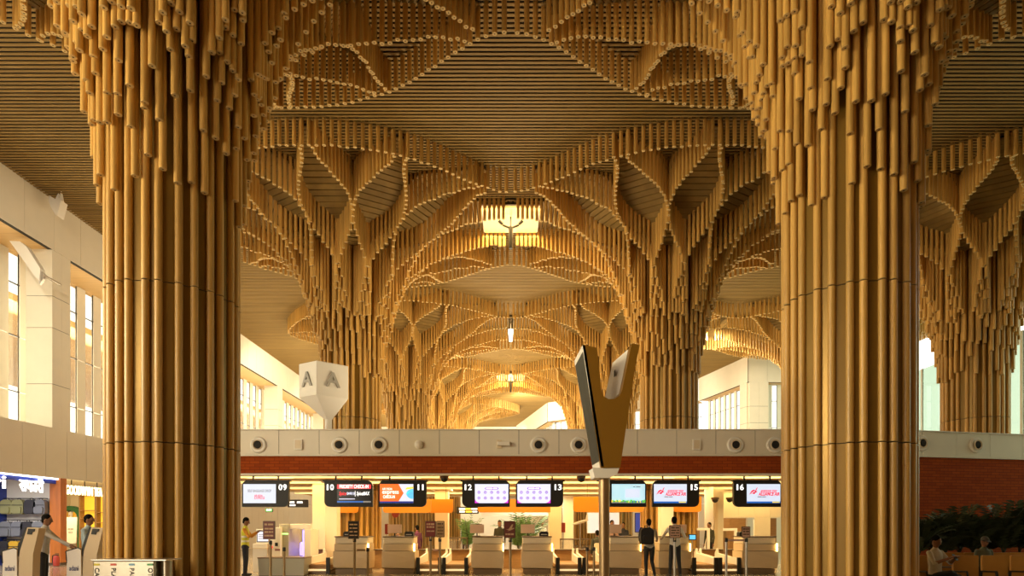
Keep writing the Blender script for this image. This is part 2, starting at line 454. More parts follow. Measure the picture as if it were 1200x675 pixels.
# angled wing to the right, brick to the floor
ang=math.atan2(1.3,6.4)
M=Matrix.Translation((X1,DF,0))@Matrix.Rotation(ang,4,'Z')
b=MB()
for i in range(6): b.box(i*1.4+.008,i*1.4+1.392,0,.12,ZM+.07,ZT-.015,0,M)
b.box(0,8.4,.02,.1,ZM,ZT-.02,2,M); b.box(0,8.4,-.06,.12,ZT-.03,ZT,1,M); b.box(0,8.4,-.05,.1,ZM,ZM+.06,0,M)
b.build('wall_front',['white_panel','white','seam_dark'],kind='structure')
b=MB(); b.box(0,8.4,.02,.12,0,ZM-.002); o=b.build('wall_front',['brick'],kind='structure'); o.matrix_world=M
# soffit with slats and cove lighting, roof slab
b=MB(); b.box(X0,X1,DF+.2,36,ZB+.32,ZB+.45,0)
b.box(X0,X1,DF-.05,DF+.35,ZB-.03,ZB+.03,1)
for (y0,y1,dz) in ((21.2,22.6,0.02),(23.6,25.6,-.0),(26.8,29.2,-.02),(30.4,33.2,-.04)):
    y=y0
    while y<y1: b.box(X0,X1,y,y+.09,ZB+dz,ZB+dz+.06,0); y+=.12
    b.box(X0,X1,y0-.06,y0-.03,ZB+dz-.05,ZB+dz+.12,1); b.box(X0,X1,y1,y1+.03,ZB+dz-.05,ZB+dz+.12,1)
b.build('ceiling',['warm_soffit','white_panel'],kind='structure')
LB=[]
for i,(y0,y1) in enumerate(((20.45,20.95),(22.85,23.35),(25.85,26.45),(29.5,30.1))):
    b=MB(); b.box(X0+.3,X1-.3,y0,y1,ZB+.10,ZB+.16,0); b.box(X0+.2,X1-.2,y0-.04,y1+.04,ZB+.155,ZB+.19,1)
    o=b.build('cove_light',['lamp_warm','white'])
    tag(o,['long glowing cove light in the check-in soffit, nearest to the brick fascia','long glowing cove light in the check-in soffit, second from the brick fascia','long glowing cove light in the check-in soffit, third from the brick fascia','long glowing cove light in the check-in soffit, farthest from the brick fascia'][i],'light','cove lights under the island')
# air nozzles on the white band
NL={303:'leftmost, beside the left column',398:'above the 10 screen',444.5:'above the 11 screen',631:'above the 13 screen',678:'just left of the golden totem',861.5:'the left of two above the 16 screen',907.5:'touching the right column edge'}
def nozzle(p,lab,rz=0):
    r=thing('air_nozzle',p,lab,'air nozzle','round air nozzles on the white band',rz)
    M=Matrix.Rotation(R(90),4,'X')
    m=MB(); m.lathe([(.275,0),(.275,.03),(.25,.06),(.215,.07),(.20,.05),(.17,.09),(.165,.05)],n=28,M=M); m.build('flange',['white'],r)
    m=MB(); m.lathe([(.17,.0),(.165,.10),(.15,.12),(.135,.10),(.13,.02)],n=28,M=M); m.build('throat_ring',['cream'],r)
    m=MB(); m.lathe([(.135,.0),(.128,.085),(.05,.092),(.0,.094)],n=24,M=M); m.build('nozzle_core',['black_matte'],r)
for x,l in NL.items(): nozzle((PX(x,DF),DF,PZ(521.5,DF)),'round white air nozzle with black centre, '+l)
for k,(u,l) in enumerate(((1.35,'right wing, nearer the column'),(3.6,'right wing, far end'))):
    v=M@Vector((u,0,PZ(522,20.8))); nozzle(v,'round white air nozzle with black centre, '+l,ang)
for x,l in ((350,'left of the letter sign'),(816,'right of the totem')):
    m=MB(); m.prism(rrect(-.135,.135,-.18,.18,(.03,)*4),-.07,0); o=m.build('wall_speaker',['white'],bevel=.012); o.location=(PX(x,DF),DF,PZ(521,DF))
    m=MB(); m.prism(rrect(-.10,.10,-.145,.145,(.02,)*4),-.078,-.06); m.build('grille',['cream'],o)
    tag(o,'small white rectangular wall speaker on the white band, '+l,'speaker')
m=MB(); m.lathe([(.14,0),(.14,.05),(.12,.09),(.05,.11),(0,.112)],n=24,M=Matrix.Rotation(R(90),4,'X')); o=m.build('smoke_sensor',['white']); o.location=(PX(491,DF),DF,PZ(521,DF))
tag(o,'small round white sensor on the white band above the 11 and 12 screens','sensor')
o=thing('security_camera',(PX(585,DF),DF,PZ(520.5,DF)),'boxy white camera sticking out of the white band near the middle','camera')
m=MB(); m.box(-.08,.08,-.05,0,-.14,.14); m.build('mount_plate',['cream'],o,bevel=.01)
m=MB(); m.box(-.06,.36,-.16,-.05,-.06,.07); m.build('housing',['white'],o,bevel=.02)
# dome cameras under the soffit
for x,y,d,l in ((520.5,558,20.3,'between the 11 and 12 screens'),(681,558,20.3,'left of the totem post'),(838,583,23.5,'the larger of the pair left of the 16 screen'),(855,583,25,'the smaller of the pair left of the 16 screen')):
    o=thing('dome_camera',P(x,y,d),'black dome camera under the soffit, '+l,'camera','dome cameras')
    m=MB(); m.lathe([(.15,0),(.15,-.07),(.135,-.08)][::-1],n=20); m.build('camera_base',['wood_dark'],o)
    m=MB(); m.lathe([(.0,-.21),(.07,-.19),(.115,-.14),(.12,-.08)],n=20); m.build('dome',['black'],o)

# ------------------------------------------------------------------ numbered screens
mat('scr_white',(.3,.3,.3),.6,emit=(.74,.83,1),estr=.72)
mat('scr_black',(.01,.01,.012),.3)
mat('scr_red',(.8,.05,.06),.4,emit=(.85,.035,.05),estr=.85)
mat('scr_text_white',(1,1,1),.4,emit=(1,1,1),estr=.95)
mat('scr_blue',(.03,.12,.4),.4,emit=(.01,.10,.42),estr=.8)
mat('scr_navy',(.02,.04,.2),.4,emit=(.015,.03,.20),estr=.8)
mat('scr_orange',(1,.22,.05),.4,emit=(.95,.13,.02),estr=.8)
mat('scr_sky',(.15,.6,.9),.4,emit=(.10,.48,.85),estr=.8)
mat('scr_pale',(.6,.8,.9),.4,emit=(.36,.66,.80),estr=.75)
mat('scr_lav',(.3,.3,.3),.6,emit=(.80,.81,1),estr=.8)
mat('scr_violet',(.25,.03,.45),.4,emit=(.20,.04,.42),estr=.9)
mat('scr_magenta',(.5,.03,.5),.4,emit=(.52,.02,.50),estr=.9)
mat('scr_green',(.1,.5,.1),.4,emit=(.12,.42,.06),estr=.8)
mat('scr_yellow',(.9,.7,.1),.4,emit=(.85,.62,.05),estr=.9)
mat('scr_grey',(.4,.42,.45),.4,emit=(.10,.12,.16),estr=.5)
mat('scr_crimson',(.7,.02,.06),.4,emit=(.68,.012,.05),estr=.8)
DS=20.25
def quad(parent,name,x0,x1,z0,z1,y,m,pts=None):
    b=MB(); b.prism(pts or [(x0,z0),(x1,z0),(x1,z1),(x0,z1)],0,.006); o=b.build(name,[m],parent); o.location.y=y; return o
def screen(num,xa,xb,side,lab,paint):
    x0,x1=PX(xa,DS),PX(xb,DS); w=(x1-x0)/2; cx=(x0+x1)/2; zt,zb=PZ(563,DS),PZ(594,DS); h=(zt-zb)/2; cz=(zt+zb)/2
    r=thing('counter_display',(cx,DS,cz),lab,'screen','numbered counter screens')
    rr=.19
    rs=(.02,rr,.06,rr) if side=='R' else (rr,.02,rr,.06)
    b=MB(); b.prism(rrect(-w,w,-h,h,rs,6),0,.14); b.build('housing',['black'],r,bevel=.012)
    # flared top rail
    b=MB()
    if side=='R': b.box(-w+.12,w+.05,-.02,.16,h-.035,h+.015)
    else: b.box(-w-.05,w-.12,-.02,.16,h-.035,h+.015)
    b.build('top_rail',['black'],r)
    for k in (-.27,.27) :
        b=MB(); b.box(k*2*w-.025,k*2*w+.025,.04,.09,h,ZB+.30-cz); b.build('hanger',['black'],r)
    sw=w*.70; off=(-1 if side=='R' else 1)*(w-sw-.05)
    p=quad(r,'panel',-sw,sw,-h*.72,h*.72,-.012,'scr_white'); p.location.x=off
    paint(p,sw,h*.72,r)
    nx=(w-.19) if side=='R' else -(w-.19)
    for ch,ox in zip(num,(-.075,.075)):
        t=text('counter_digit',ch,.27,'scr_text_white',r,(nx+ox,-.012,h*.46),bold=.02,width=.055 if ch=='1' else .125)
        t['label']='white digit '+ch+' of counter number '+num
    return r
def setm(p,m): p.data.materials[0]=MATS[m]
def paint09(p,w,h,r):
    text('heading','SELF BAGGAGE DROP',.13,'scr_grey',p,(0,-.006,h*.28),width=w*1.45,bold=.015)
    text('logo','AIR INDIA',.10,'scr_crimson',p,(-w*.06,-.004,-h*.22),width=w*.5)
    text('logo','EXPRESS',.13,'scr_crimson',p,(0,-.004,-h*.46),width=w*.62)
def paint10(p,w,h,r):
    setm(p,'scr_black')
    quad(p,'red_bar',-w,w,h*.52,h*.95,-.006,'scr_red'); text('heading','PRIORITY CHECK-IN',.17,'scr_text_white',p,(0,-.010,h*.73),width=w*1.72,bold=.02)
    text('logo','Spice',.17,'scr_red',p,(-w*.68,-.006,0),width=w*.44,shear=.25,bold=.015)
    quad(p,'logo_plate',-w*.42,0.02,-h*.14,h*.16,-.004,'scr_lav'); text('logo','CLUB',.15,'scr_black',p,(-w*.19,-.010,0),width=w*.36,bold=.01)
    text('logo','|',.2,'scr_text_white',p,(w*.07,-.006,.01)); text('logo','SpiceMAX',.17,'scr_text_white',p,(w*.52,-.006,0),width=w*.78,shear=.25,bold=.015)
    quad(p,'caption_bar',-w*.88,w*.05,-h*.60,-h*.52,-.006,'scr_lav'); quad(p,'ticker',-w,w*.55,-h*.93,-h*.78,-.006,'scr_blue'); quad(p,'ticker',w*.55,w,-h*.93,-h*.78,-.006,'scr_grey')
def paint11(p,w,h,r):
    setm(p,'scr_lav')
    quad(p,'orange_field',0,0,0,0,-.006,'scr_orange',[(-w,-h*.8),(w*.12,-h*.8),(w*.42,h*.05),(w*.12,h),(-w,h)])
    quad(p,'blue_field',0,0,0,0,-.007,'scr_sky',rrect(w*.58,w*1.0,-h*.55,h*.5,(.2,.02,.02,.2)))
    quad(p,'orange_band',0,0,0,0,-.008,'scr_yellow',[(w*.5,h*.42),(w,h*.52),(w,h*.72),(w*.62,h*.66)])
    text('logo','AIR INDIA',.11,'scr_text_white',p,(-w*.55,-.012,h*.48),width=w*.6); text('logo','express',.2,'scr_text_white',p,(-w*.36,-.012,h*.18),width=w*.98,bold=.01)
    text('heading','CHECK-IN',.14,'scr_text_white',p,(-w*.45,-.012,-h*.35),width=w*.7,bold=.02)
    quad(p,'ticker',-w,w,-h,-h*.8,-.009,'scr_navy')
def paint12(p,w,h,r):
    setm(p,'scr_lav')
    quad(p,'corner',0,0,0,0,-.006,'scr_magenta',[(-w,-h),(-w*.72,-h),(-w*.9,-h*.86),(-w,-h*.6)]); quad(p,'corner',0,0,0,0,-.006,'scr_magenta',[(w,-h),(w,-h*.6),(w*.9,-h*.86),(w*.72,-h)])
    quad(p,'pill',0,0,0,0,-.006,'scr_violet',rrect(-w*.4,w*.4,h*.42,h*.66,(.055,)*4)); print_lines(p,0,h*.54,w*.66,.04,'scr_text_white',-.010,(6,4))
    for j in (0,1):
        for i in range(5):
            m=MB(); c=((i-2)*w*.38,-.004,h*(.14-.60*j)); M=Matrix.Translation(c)@Matrix.Rotation(R(90),4,'X')
            n=16
            vs=[]
            for rr,zz in ((.048,0),(.048,.006),(.031,.006),(.031,0)):
                vs+=[M@Vector((rr*math.cos(2*PI*k/n),rr*math.sin(2*PI*k/n),zz)) for k in range(n)]
            m.add(vs,[(a*n+k,a*n+(k+1)%n,(a+1)*n+(k+1)%n,(a+1)*n+k) for a in range(3) for k in range(n)])
            m.box(c[0]-.014,c[0]+.014,c[1]-.006,c[1],c[2]-.014,c[2]+.014)
            m.build('icon_ring',['scr_violet'],p)
def paint14(p,w,h,r):
    setm(p,'scr_pale')
    quad(p,'pale_building',-w*.2,w*.7,-h*.45,h*.5,-.005,'scr_white'); print_lines(p,w*.5,h*.72,w*.45,.035,'scr_grey',-.010,(2,4))
    rr=random.Random(3)
    for k in range(34):
        x=-w+2*w*(k+.5)/34; quad(p,'shrub',x-.025,x+.025,-h*.95,-h*(.62+.2*rr.random()),-.006-.0004*k,rr.choice(['scr_green','scr_yellow','scr_blue','scr_green']))
    quad(p,'ticker',-w,w,-h,-h*.88,-.012,'scr_grey')
def paint15(p,w,h,r):
    setm(p,'scr_white')
    text('heading','अलायन्स एयर',.15,'scr_crimson',p,(w*.28,-.006,h*.22),width=w*1.0,bold=.012,shear=.2)
    text('logo','ALLIANCE AIR',.15,'scr_crimson',p,(w*.32,-.006,-h*.06),width=w*1.26,bold=.03,shear=.2)
    print_lines(p,-w*.12,-h*.34,w*.5,.03,'scr_grey',-.006,(6,5))
    bird=[(-w*.86,-h*.1),(-w*.78,h*.12),(-w*.72,h*.30),(-w*.6,h*.42),(-w*.5,h*.34),(-w*.38,h*.44),(-w*.46,h*.26),(-w*.36,h*.2),(-w*.5,h*.08),(-w*.55,-h*.06),(-w*.68,h*.02),(-w*.78,h*.0)]
    quad(p,'bird_mark',0,0,0,0,-.006,'scr_crimson',bird); quad(p,'bird_tail',0,0,0,0,-.006,'scr_crimson',[(-w*.48,h*.44),(-w*.38,h*.66),(-w*.36,h*.62),(-w*.44,h*.4)])
    quad(p,'bird_gap',0,0,0,0,-.010,'scr_white',[(-w*.72,h*.04),(-w*.52,h*.22),(-w*.55,h*.28),(-w*.74,h*.1)])
    quad(p,'ticker',-w,w,-h,-h*.82,-.006,'scr_blue'); quad(p,'ticker',w*.52,w*.95,-h*.95,-h*.85,-.012,'scr_yellow')
screen('09',283.5,338,'R','white self bag drop screen numbered 09, leftmost of the hanging screens',paint09)
screen('10',380,436.5,'L','black and red hanging screen numbered 10',paint10)
screen('11',443.5,499.5,'R','orange and blue hanging screen numbered 11',paint11)
screen('12',541.5,597.5,'L','white screen of ten purple icons numbered 12',paint12)
screen('13',604.5,660,'R','white screen of ten purple icons numbered 13',paint12)
screen('14',702,757.5,'L','pale blue hanging screen partly hidden by the totem post',paint14)
screen('15',764.5,819.5,'R','white screen with red logo numbered 15',paint15)
screen('16',860,916,'L','white screen with red logo numbered 16, rightmost by the big column',paint15)
# ------------------------------------------------------------------ check-in counters, belts
DC=20.0
def counter(xa,xb,lab,z_top=PZ(628.5,DC)):
    x0,x1=PX(xa,DC),PX(xb,DC); w=(x1-x0)/2; cx=(x0+x1)/2
    r=thing('check_in_counter',(cx,DC,0),lab,'counter','check-in counters')
    w*=.93
    zA,zB_,zC=PZ(637,DC),PZ(646,DC),PZ(667,DC)
    b=MB(); b.box(-w*.98,w*.98,.10,.9,zA,z_top-.03); b.build('upper_fascia',['cream'],r,bevel=.01)
    b=MB(); b.box(-w*1.02,w*1.02,.05,.95,z_top-.03,z_top); b.build('worktop',['wood_dark'],r,bevel=.006)
    b=MB(); b.box(-w*1.02,w*1.02,.05,.9,zB_+.01,zA-.01); b.build('middle_fascia',['counter_beige'],r,bevel=.012)
    # lower front: big folded panel with a diagonal crease
    zq=zC+.02; b=MB()
    vs=[(-w*1.07,0.02,zB_),(w*1.07,.02,zB_),(w*1.07,-.02,zq+.30),(w*1.04,.02,zq),(-w*1.0,.10,zq),(-w*1.07,.03,zq+.05)]
    vs+=[(x,.9,z) for x,y,z in vs]
    b.add(vs,[(0,5,2,1),(5,4,3,2),(0,1,7,6),(1,2,8,7),(2,3,9,8),(3,4,10,9),(4,5,11,10),(5,0,6,11),(6,7,8,9,10,11)])
    b.build('front_panel',['counter_beige'],r)
    b=MB(); b.box(-w*.95,w*.95,.12,.85,0.0,zC); b.build('plinth',['plinth_brown'],r)
    b=MB(); b.box(w*1.0,w*1.06,.0,.1,zB_,zA); b.build('edge_light',['lamp_warm'],r)
    # things an agent works with
    return r,cx,w,z_top
mat('counter_beige',(.60,.45,.27),.45,0,.03,(3,3,3)); mat('plinth_brown',(.22,.14,.07),.4)  # counter_beige is warmed, carrying the tint of warm light in its colour
cs={}
for k,(a,c,l) in {'10':(390,432,'beige check-in counter under the black and red 10 screen'),'11':(447,486,'beige check-in counter under the orange 11 screen'),'12':(552,590.5,'beige check-in counter under the purple-icon 12 screen'),
    '13':(611,648,'beige check-in counter under the purple-icon 13 screen'),'14':(714,752,'beige check-in counter just right of the totem post'),'15':(772,810,'beige check-in counter behind the standing man in white shirt'),'16':(870,912,'beige check-in counter under the 16 screen, nearest the right column')}.items():
    cs[k]=counter(a,c,l)
def monitor(k,dx,lab,lit=False,col='black'):
    r,cx,w,zt=cs[k]
    o=thing('monitor',(cx+dx,DC+.55,zt),lab,'monitor','monitors on the counters')
    b=MB(); b.box(-.12,.12,-.08,.08,0,.015); b.build('stand_base',['black'],o,bevel=.004)
    b=MB(); b.box(-.02,.02,-.015,.015,.015,.14); b.build('stand_neck',['black'],o)
    b=MB(); b.prism(rrect(-.24,.24,.10,.40,(.02,)*4),-.035,.0); b.build('monitor_back',[col],o,bevel=.006)
    return o
mat('monitor_pale',(.72,.48,.33),.5)
for k,dx,l in (('11',-.22,'pale-backed monitor on the counter below the 11 screen'),('13',-.3,'pale-backed monitor on the counter below the 13 screen'),('14',-.28,'pale-backed monitor beside the totem post'),('15',.3,'pale-backed monitor right of the man in white shirt'),('12',-.38,'pale-backed monitor on the counter below the 12 screen')): monitor(k,dx,l,col='monitor_pale')
for k,dx,l in (('11',.3,'small black printer on the counter below the 11 screen'),('13',.25,'small black printer on the counter below the 13 screen'),('10',-.2,'small black printer on the counter below the 10 screen'),('16',-.4,'small black printer on the counter below the 16 screen')):
    r,cx,w,zt=cs[k]
    o=thing('ticket_printer',(cx+dx,DC+.5,zt),l,'printer','ticket printers')
    b=MB(); b.prism([(-.15,0),(.15,0),(.15,.12),(.1,.16),(-.1,.16),(-.15,.12)],-.14,.14); b.build('body',['black'],o,bevel=.01)
    b=MB(); b.box(-.1,.1,-.15,-.138,.05,.065); b.build('paper_slot',['white'],o)
# baggage belts between the counters: slanted cheek walls, bed, kick strip
def belt(xa,xb,lab,lean=1,left=True,right=True):
    x0,x1=PX(xa,DC),PX(xb,DC); cx=(x0+x1)/2; w=(x1-x0)/2
    r=thing('baggage_belt',(cx,DC,0),lab,'baggage belt','baggage belts between counters')
    b=MB(); b.box(-w,w,.1,2.6,.18,.30); b.box(-w,w,.06,2.6,0,.10,1); b.build('bed',['wood_brown','plinth_brown'],r,bevel=.01)
    b=MB(); b.box(-w,w,.05,.075,.11,.17); b.build('kick_light',['lamp_soft'],r)
    for s,use in ((-1,left),(1,right)):
        if not use: continue
        x=s*(w-.05)
        b=MB(); M=Matrix.Translation((x,0,0))@Matrix.Rotation(R(90),4,'Z')
        b.prism([(0,.1),(2.3,.3),(2.3,.62),(2.1,.80),(2.05,.62),(0,.52)],-.035,.035,0,M); b.build('cheek_wall',['white'],r,bevel=.01)
        b=MB(); b.box(x-.06,x+.06,-.02,.06,0,.56); b.build('end_post',['black'],r)
    b=MB(); b.box(-w+.08,w-.08,.2,2.5,.30,.318); b.build('belt_surface',['wood_brown'],r)
    return r
mat('lamp_soft',(1,.85,.6),.5,emit=(1,.70,.34),estr=.7)
belt(355,386,'baggage belt with slanted cheek beside the 09 bag drop machine')
belt(488,517,'baggage belt right of the counter under the 11 screen')
belt(518.5,548,'baggage belt left of the counter under the 12 screen')
belt(652,681,'baggage belt right of the counter under the 13 screen')
belt(683,711,'baggage belt behind the totem post')
belt(812,841,'baggage belt just right of the man in white shirt')
belt(842.5,868,'baggage belt left of the counter under the 16 screen')
# collector wall behind the belts
b=MB(); b.box(PX(335,23),PX(868,23),22.7,22.9,0,PZ(645,22.7)); b.box(PX(335,23),PX(868,23),22.6,23.1,PZ(645,22.7),PZ(645,22.7)+.04,1)
b.build('trim_1',['wood_brown','wood_dark'],kind='structure')
# ------------------------------------------------------------------ queue posts with signs
def post(x,d,lab,ztop=.98,light=False):
    X=PX(x,d); r=thing('queue_post',(X,d,0),lab,'queue post','queue posts')
    m='steel' if light else 'bronze_steel'
    b=MB(); b.lathe([(.17,0),(.17,.02),(.06,.035)],n=24); b.build('base',[m],r)
    b=MB(); b.cyl((0,0,.03),(0,0,ztop),.036,n=14); b.build('post',[m],r)
    b=MB(); b.lathe([(.045,ztop-.1),(.045,ztop),(.03,ztop+.015)],n=16); b.build('cassette',['black'],r)
    return X
def tape(xa,xb,d,z,lab,m='tape_red'):
    b=MB(); b.box(xa+.045,xb-.045,d-.004,d+.004,z-.03,z+.025); tag(b.build('queue_tape',[m]),lab,'queue tape','queue tapes')
mat('tape_red',(.30,.09,.08),.6); mat('tape_pale',(.55,.36,.30),.6); mat('sign_brown',(.15,.03,.02),.5); mat('sign_red',(.20,.022,.015),.5); mat('sign_pale',(.55,.34,.26),.5); mat('sign_ink',(.55,.36,.20),.6)
def post_sign(x0,x1,y0,y1,d,m,lab,lines,kind='post_sign',ink='sign_ink'):
    X0_,X1_=PX(x0,d),PX(x1,d); z1,z0=PZ(y0,d),PZ(y1,d); w=(X1_-X0_)/2; h=(z1-z0)/2
    r=thing(kind,((X0_+X1_)/2,d-.05,(z0+z1)/2),lab,'sign','signs on queue posts')
    b=MB(); b.prism(rrect(-w,w,-h,h,(.015,)*4),0,.03); b.build('sign_frame',['wood_dark'],r)
    b=MB(); b.box(-w+.02,w-.02,-.006,.0,-h+.02,h-.02); b.build('sign_sheet',[m],r)
    for zz,t,s in lines: print_lines(r,0,zz*h,2*w*.72,s*.55,ink,-.007,t)
    b=MB(); b.cyl((0,.02,-h-.06),(0,.02,-h+.04),.025,n=12); b.build('sign_clamp',['bronze_steel'],r)
    return r
a=post(317,17,'bronze queue post under the dark red sign before the 09 bag drop',PZ(634,17)); c=post(333,17.4,'bronze queue post right of the dark red sign before the 09 bag drop'); 
post_sign(309,323,610.5,632,17,'sign_brown','dark red sign with four text lines on a post before the 09 bag drop',[(.62,(2,4),.09),(.15,(5,5),.08),(-.2,(5,3,2),.08),(-.6,(2,5,5),.08)])
tape(a,c,17.2,.93,'red queue tape before the 09 bag drop')
a=post(415.5,17,'bronze queue post under the black sign before the 10 counter',PZ(631,17)); c=post(431,17.2,'bronze queue post right of the black sign before the 10 counter')
post_sign(408.5,421,610.5,631.5,17,'black_matte','black sign with small print on a post before the 10 counter',[(.6,(5,4),.07),(.2,(2,4),.06),(-.2,(2,2),.06),(-.6,(5,3),.05)])
tape(a,c,17.1,.93,'dark queue tape before the 10 counter','bronze_steel')
a=post(504.5,17,'bronze queue post under the red poster sign right of the 11 counter',PZ(630,17)); c=post(515.5,17.3,'bronze queue post under the tan poster sign right of the 11 counter',PZ(631,17))
post_sign(498.5,511,610.5,629.5,17,'sign_red','red poster sign on a post right of the 11 counter',[(.6,(2,3,5),.09),(.25,(3,4,3),.08),(-.25,(5,4),.06)])
post_sign(511.5,521,610.5,629.5,17.3,'sign_ink','tan notice sign right of the red poster sign',[(.65,(5,2),.07),(.2,(4,2),.05),(-.2,(5,3,4),.05),(-.6,(5,5,2),.05)],ink='wood_dark')
tape(a,c,17.15,.93,'queue tape right of the 11 counter','tape_pale')
post(598,16.5,'thick bronze queue post under the brown sign before the 13 counter',PZ(631,16.5))
post_sign(590.5,604,610.5,630.5,16.5,'sign_brown','brown sign with gold emblem on a post before the 13 counter',[(-.55,(3,5,5),.09)])
b=MB(); o=None
r=[o for o in bpy.data.objects if o.get('label','').startswith('brown sign with gold emblem')][0]
quad(r,'emblem',0,0,0,0,-.012,'sign_ink',[(-.1,.0),(-.02,.02),(.06,.14),(.1,.14),(.06,.03),(.12,.05),(.12,.02),(.03,-.02),(-.06,-.05),(-.02,-.01)])
post(688,17.5,'bronze queue post left of the totem post, the left one of two'); post(696,17.5,'bronze queue post left of the totem post, the right one of two')
post(790.5,17,'pale queue post in front of the man in white shirt',PZ(631,17),True)
post_sign(784,797,615.5,630.5,17,'sign_pale','pale pink notice on a post in front of the man in white shirt',[(.6,(4,4),.07),(.2,(5,2),.07),(-.2,(5,4),.06),(-.6,(2,5,2),.06)],ink='wood_dark')
a=post(851,17,'pale queue post under the metal gate rail before the 16 counter',PZ(631,17),True); c=post(874.5,17,'pale queue post under the notice before the 16 counter',PZ(631,17),True)
tape(a,c,17,.98+PZ(633,17)-.98,'pale queue tape before the 16 counter','tape_pale')
post_sign(868.5,878.5,617,630,17.02,'sign_pale','pale notice on a post before the 16 counter',[(.55,(5,3,3),.07),(.1,(2,3),.07),(-.4,(5,4),.06)],ink='wood_dark')
# ------------------------------------------------------------------ hall behind the counters
mat('wall_lit',(.80,.70,.54),.5); mat('screen_pale',(.55,.60,.72),.4,emit=(.45,.5,.62),estr=.5)
def pillar(x0,x1,d,lab):
    b=MB(); w=(PX(x1,d)-PX(x0,d))/2
    r=thing('square_pillar',((PX(x0,d)+PX(x1,d))/2,d,0),lab,'pillar'); r['kind']='thing'
    b.box(-w,w,0,w*2,.12,ZB-.1); b.build('shaft',['wall_lit'],r,bevel=.02)
    b=MB(); b.box(-w-.02,w+.02,-.02,w*2+.02,0,.12); b.build('skirting',['wood_brown'],r)
    b=MB(); b.box(-w*1.5,w*1.5,-.12,w*2+.1,ZB-.1,ZB-.04); b.build('capital_plate',['white'],r)
    return r
pillar(509.5,525,27,'square lit cream pillar between the 11 and 12 screens')
pillar(643.5,658,27,'square peach pillar below the right edge of the 13 screen')
pillar(381,395,22.5,'square white pillar left of the 10 counter')
pillar(774.5,789.5,22.8,'square cream pillar behind the man in white shirt')
b=MB(); b.box(PX(366,23.6),PX(381,23.6),23.6,23.8,0,ZB); b.build('wall_lobby',['wall_lit'],kind='structure')
b=MB()
for i in range(5): b.box(PX(847,27)+i*.72,PX(847,27)+i*.72+.71,27,27.15,2.0,ZB)
for i in range(5): b.box(PX(847,27)+i*.72,PX(847,27)+i*.72+.71,27,27.15,0,1.99) if i not in(0,1,3) else b.box(PX(847,27)+i*.72,PX(847,27)+i*.72+.71,28,28.1,0,1.99,1)
b.box(PX(836,26),PX(848,26),26,27.2,0,ZB,0)
b.build('wall_lobby',['white_panel','wood_brown','seam_dark'],kind='structure')
b=MB(); b.box(PX(838,25.9),PX(841.5,25.9),25.93,25.99,0,2.9); b.build('trim_2',['cream'],kind='structure')
# orange header panels
def orange(x0,x1,y0,y1,d,lab,rs=(.12,.12,0,0)):
    a,c=PX(x0,d),PX(x1,d); z1,z0=PZ(y0,d),PZ(y1,d); m=MB(); w=(c-a)/2; h=(z1-z0)/2
    m.prism(rrect(-w,w,-h,h,rs),0,.10); o=m.build('orange_header',['orange'],bevel=.01); o.location=((a+c)/2,d,(z0+z1)/2)
    for k in (-.6,.6):
        m=MB(); m.cyl((k*w,.05,h),(k*w,.05,ZB+.1-(z0+z1)/2),.012,n=8); m.build('hanger_rod',['bronze_steel'],o)
    tag(o,lab,'header panel','orange header panels')
orange(396,419.5,586,601,24,'small orange header panel behind the 10 screen')
orange(449,505,586,601,24.2,'orange header panel behind the 11 screen')
orange(489,531,585,601,26.5,'orange header panel behind the lit pillar between 11 and 12')
orange(560,645,585,600.5,24,'long orange header panel behind the 12 and 13 screens',(.12,.02,0,0))
orange(672,754,582,600,23.6,'deep orange header panel behind the totem post')
orange(789,822,582,600,24,'orange header panel under the 15 screen')
# bright signs, banners
def board(x0,x1,y0,y1,d,m,name,lab,cat,frame='black',lines=(),ink='scr_text_white',legs=False):
    a,c=PX(x0,d),PX(x1,d); z1,z0=PZ(y0,d),PZ(y1,d); w=(c-a)/2; h=(z1-z0)/2
    r=thing(name,((a+c)/2,d,(z0+z1)/2),lab,cat)
    b=MB(); b.prism(rrect(-w,w,-h,h,(.03,)*4),0,.06); b.build('board_frame',[frame],r)
    b=MB(); b.box(-w+.03,w-.03,-.008,0,-h+.03,h-.03); b.build('board_face',[m],r)
    for (x,z,t,s,k) in lines:
        if t=='EXIT': text('lettering',t,s,k,r,(x*w,-.012,z*h),ext=.003,bold=.01)
        else: print_lines(r,x*w,z*h,min(w*.55,s*.5*len(t)),s*.6,k,-.010,(len(t),))
    if legs:
        b=MB(); b.cyl((0,.03,-h),(0,.03,-(z0+z1)/2+.02),.02,n=8); b.build('stand_pole',['steel'],r)
        b=MB(); b.lathe([(.16,0),(.16,.02),(.03,.03)],(0,.03,-(z0+z1)/2),n=16); b.build('stand_base',['steel'],r)
    return r
mat('dark_sign',(.03,.028,.025),.4)
board(337,361,585.5,594.5,25,'black','hanging_sign','black hanging direction sign just right of the 09 screen','sign',lines=[(-.55,.3,'→ B',.13,'scr_text_white'),(.2,.3,'Gates',.13,'scr_text_white'),(-.5,-.45,'Lounge',.11,'scr_text_white')])
board(535,561,594,602,24.5,'dark_sign','hanging_sign','dark grey direction sign with yellow patch below the 12 screen','sign',lines=[(-.5,.4,'Toilets',.11,'scr_text_white'),(.0,.4,'B C D',.11,'scr_yellow'),(.6,.4,'Gates',.10,'scr_text_white'),(-.5,-.4,'Exit',.11,'scr_text_white'),(.1,-.4,'Lifts',.11,'scr_yellow'),(.65,-.4,'Café',.1,'scr_text_white')])
board(311,319.5,595.5,600,29.5,'scr_green','exit_sign','tiny green exit sign under the 09 screen','sign',lines=[(0,0,'EXIT',.12,'scr_text_white')])
board(658,662.5,612.5,624,27,'sign_red','notice_stand','red notice on a stand right of the peach pillar','sign',frame='sign_red',legs=True)
board(558,565,614,624,30,'sign_red','notice_stand','orange-red notice on a stand seen between the 12 counter and the far plant','sign',legs=True)
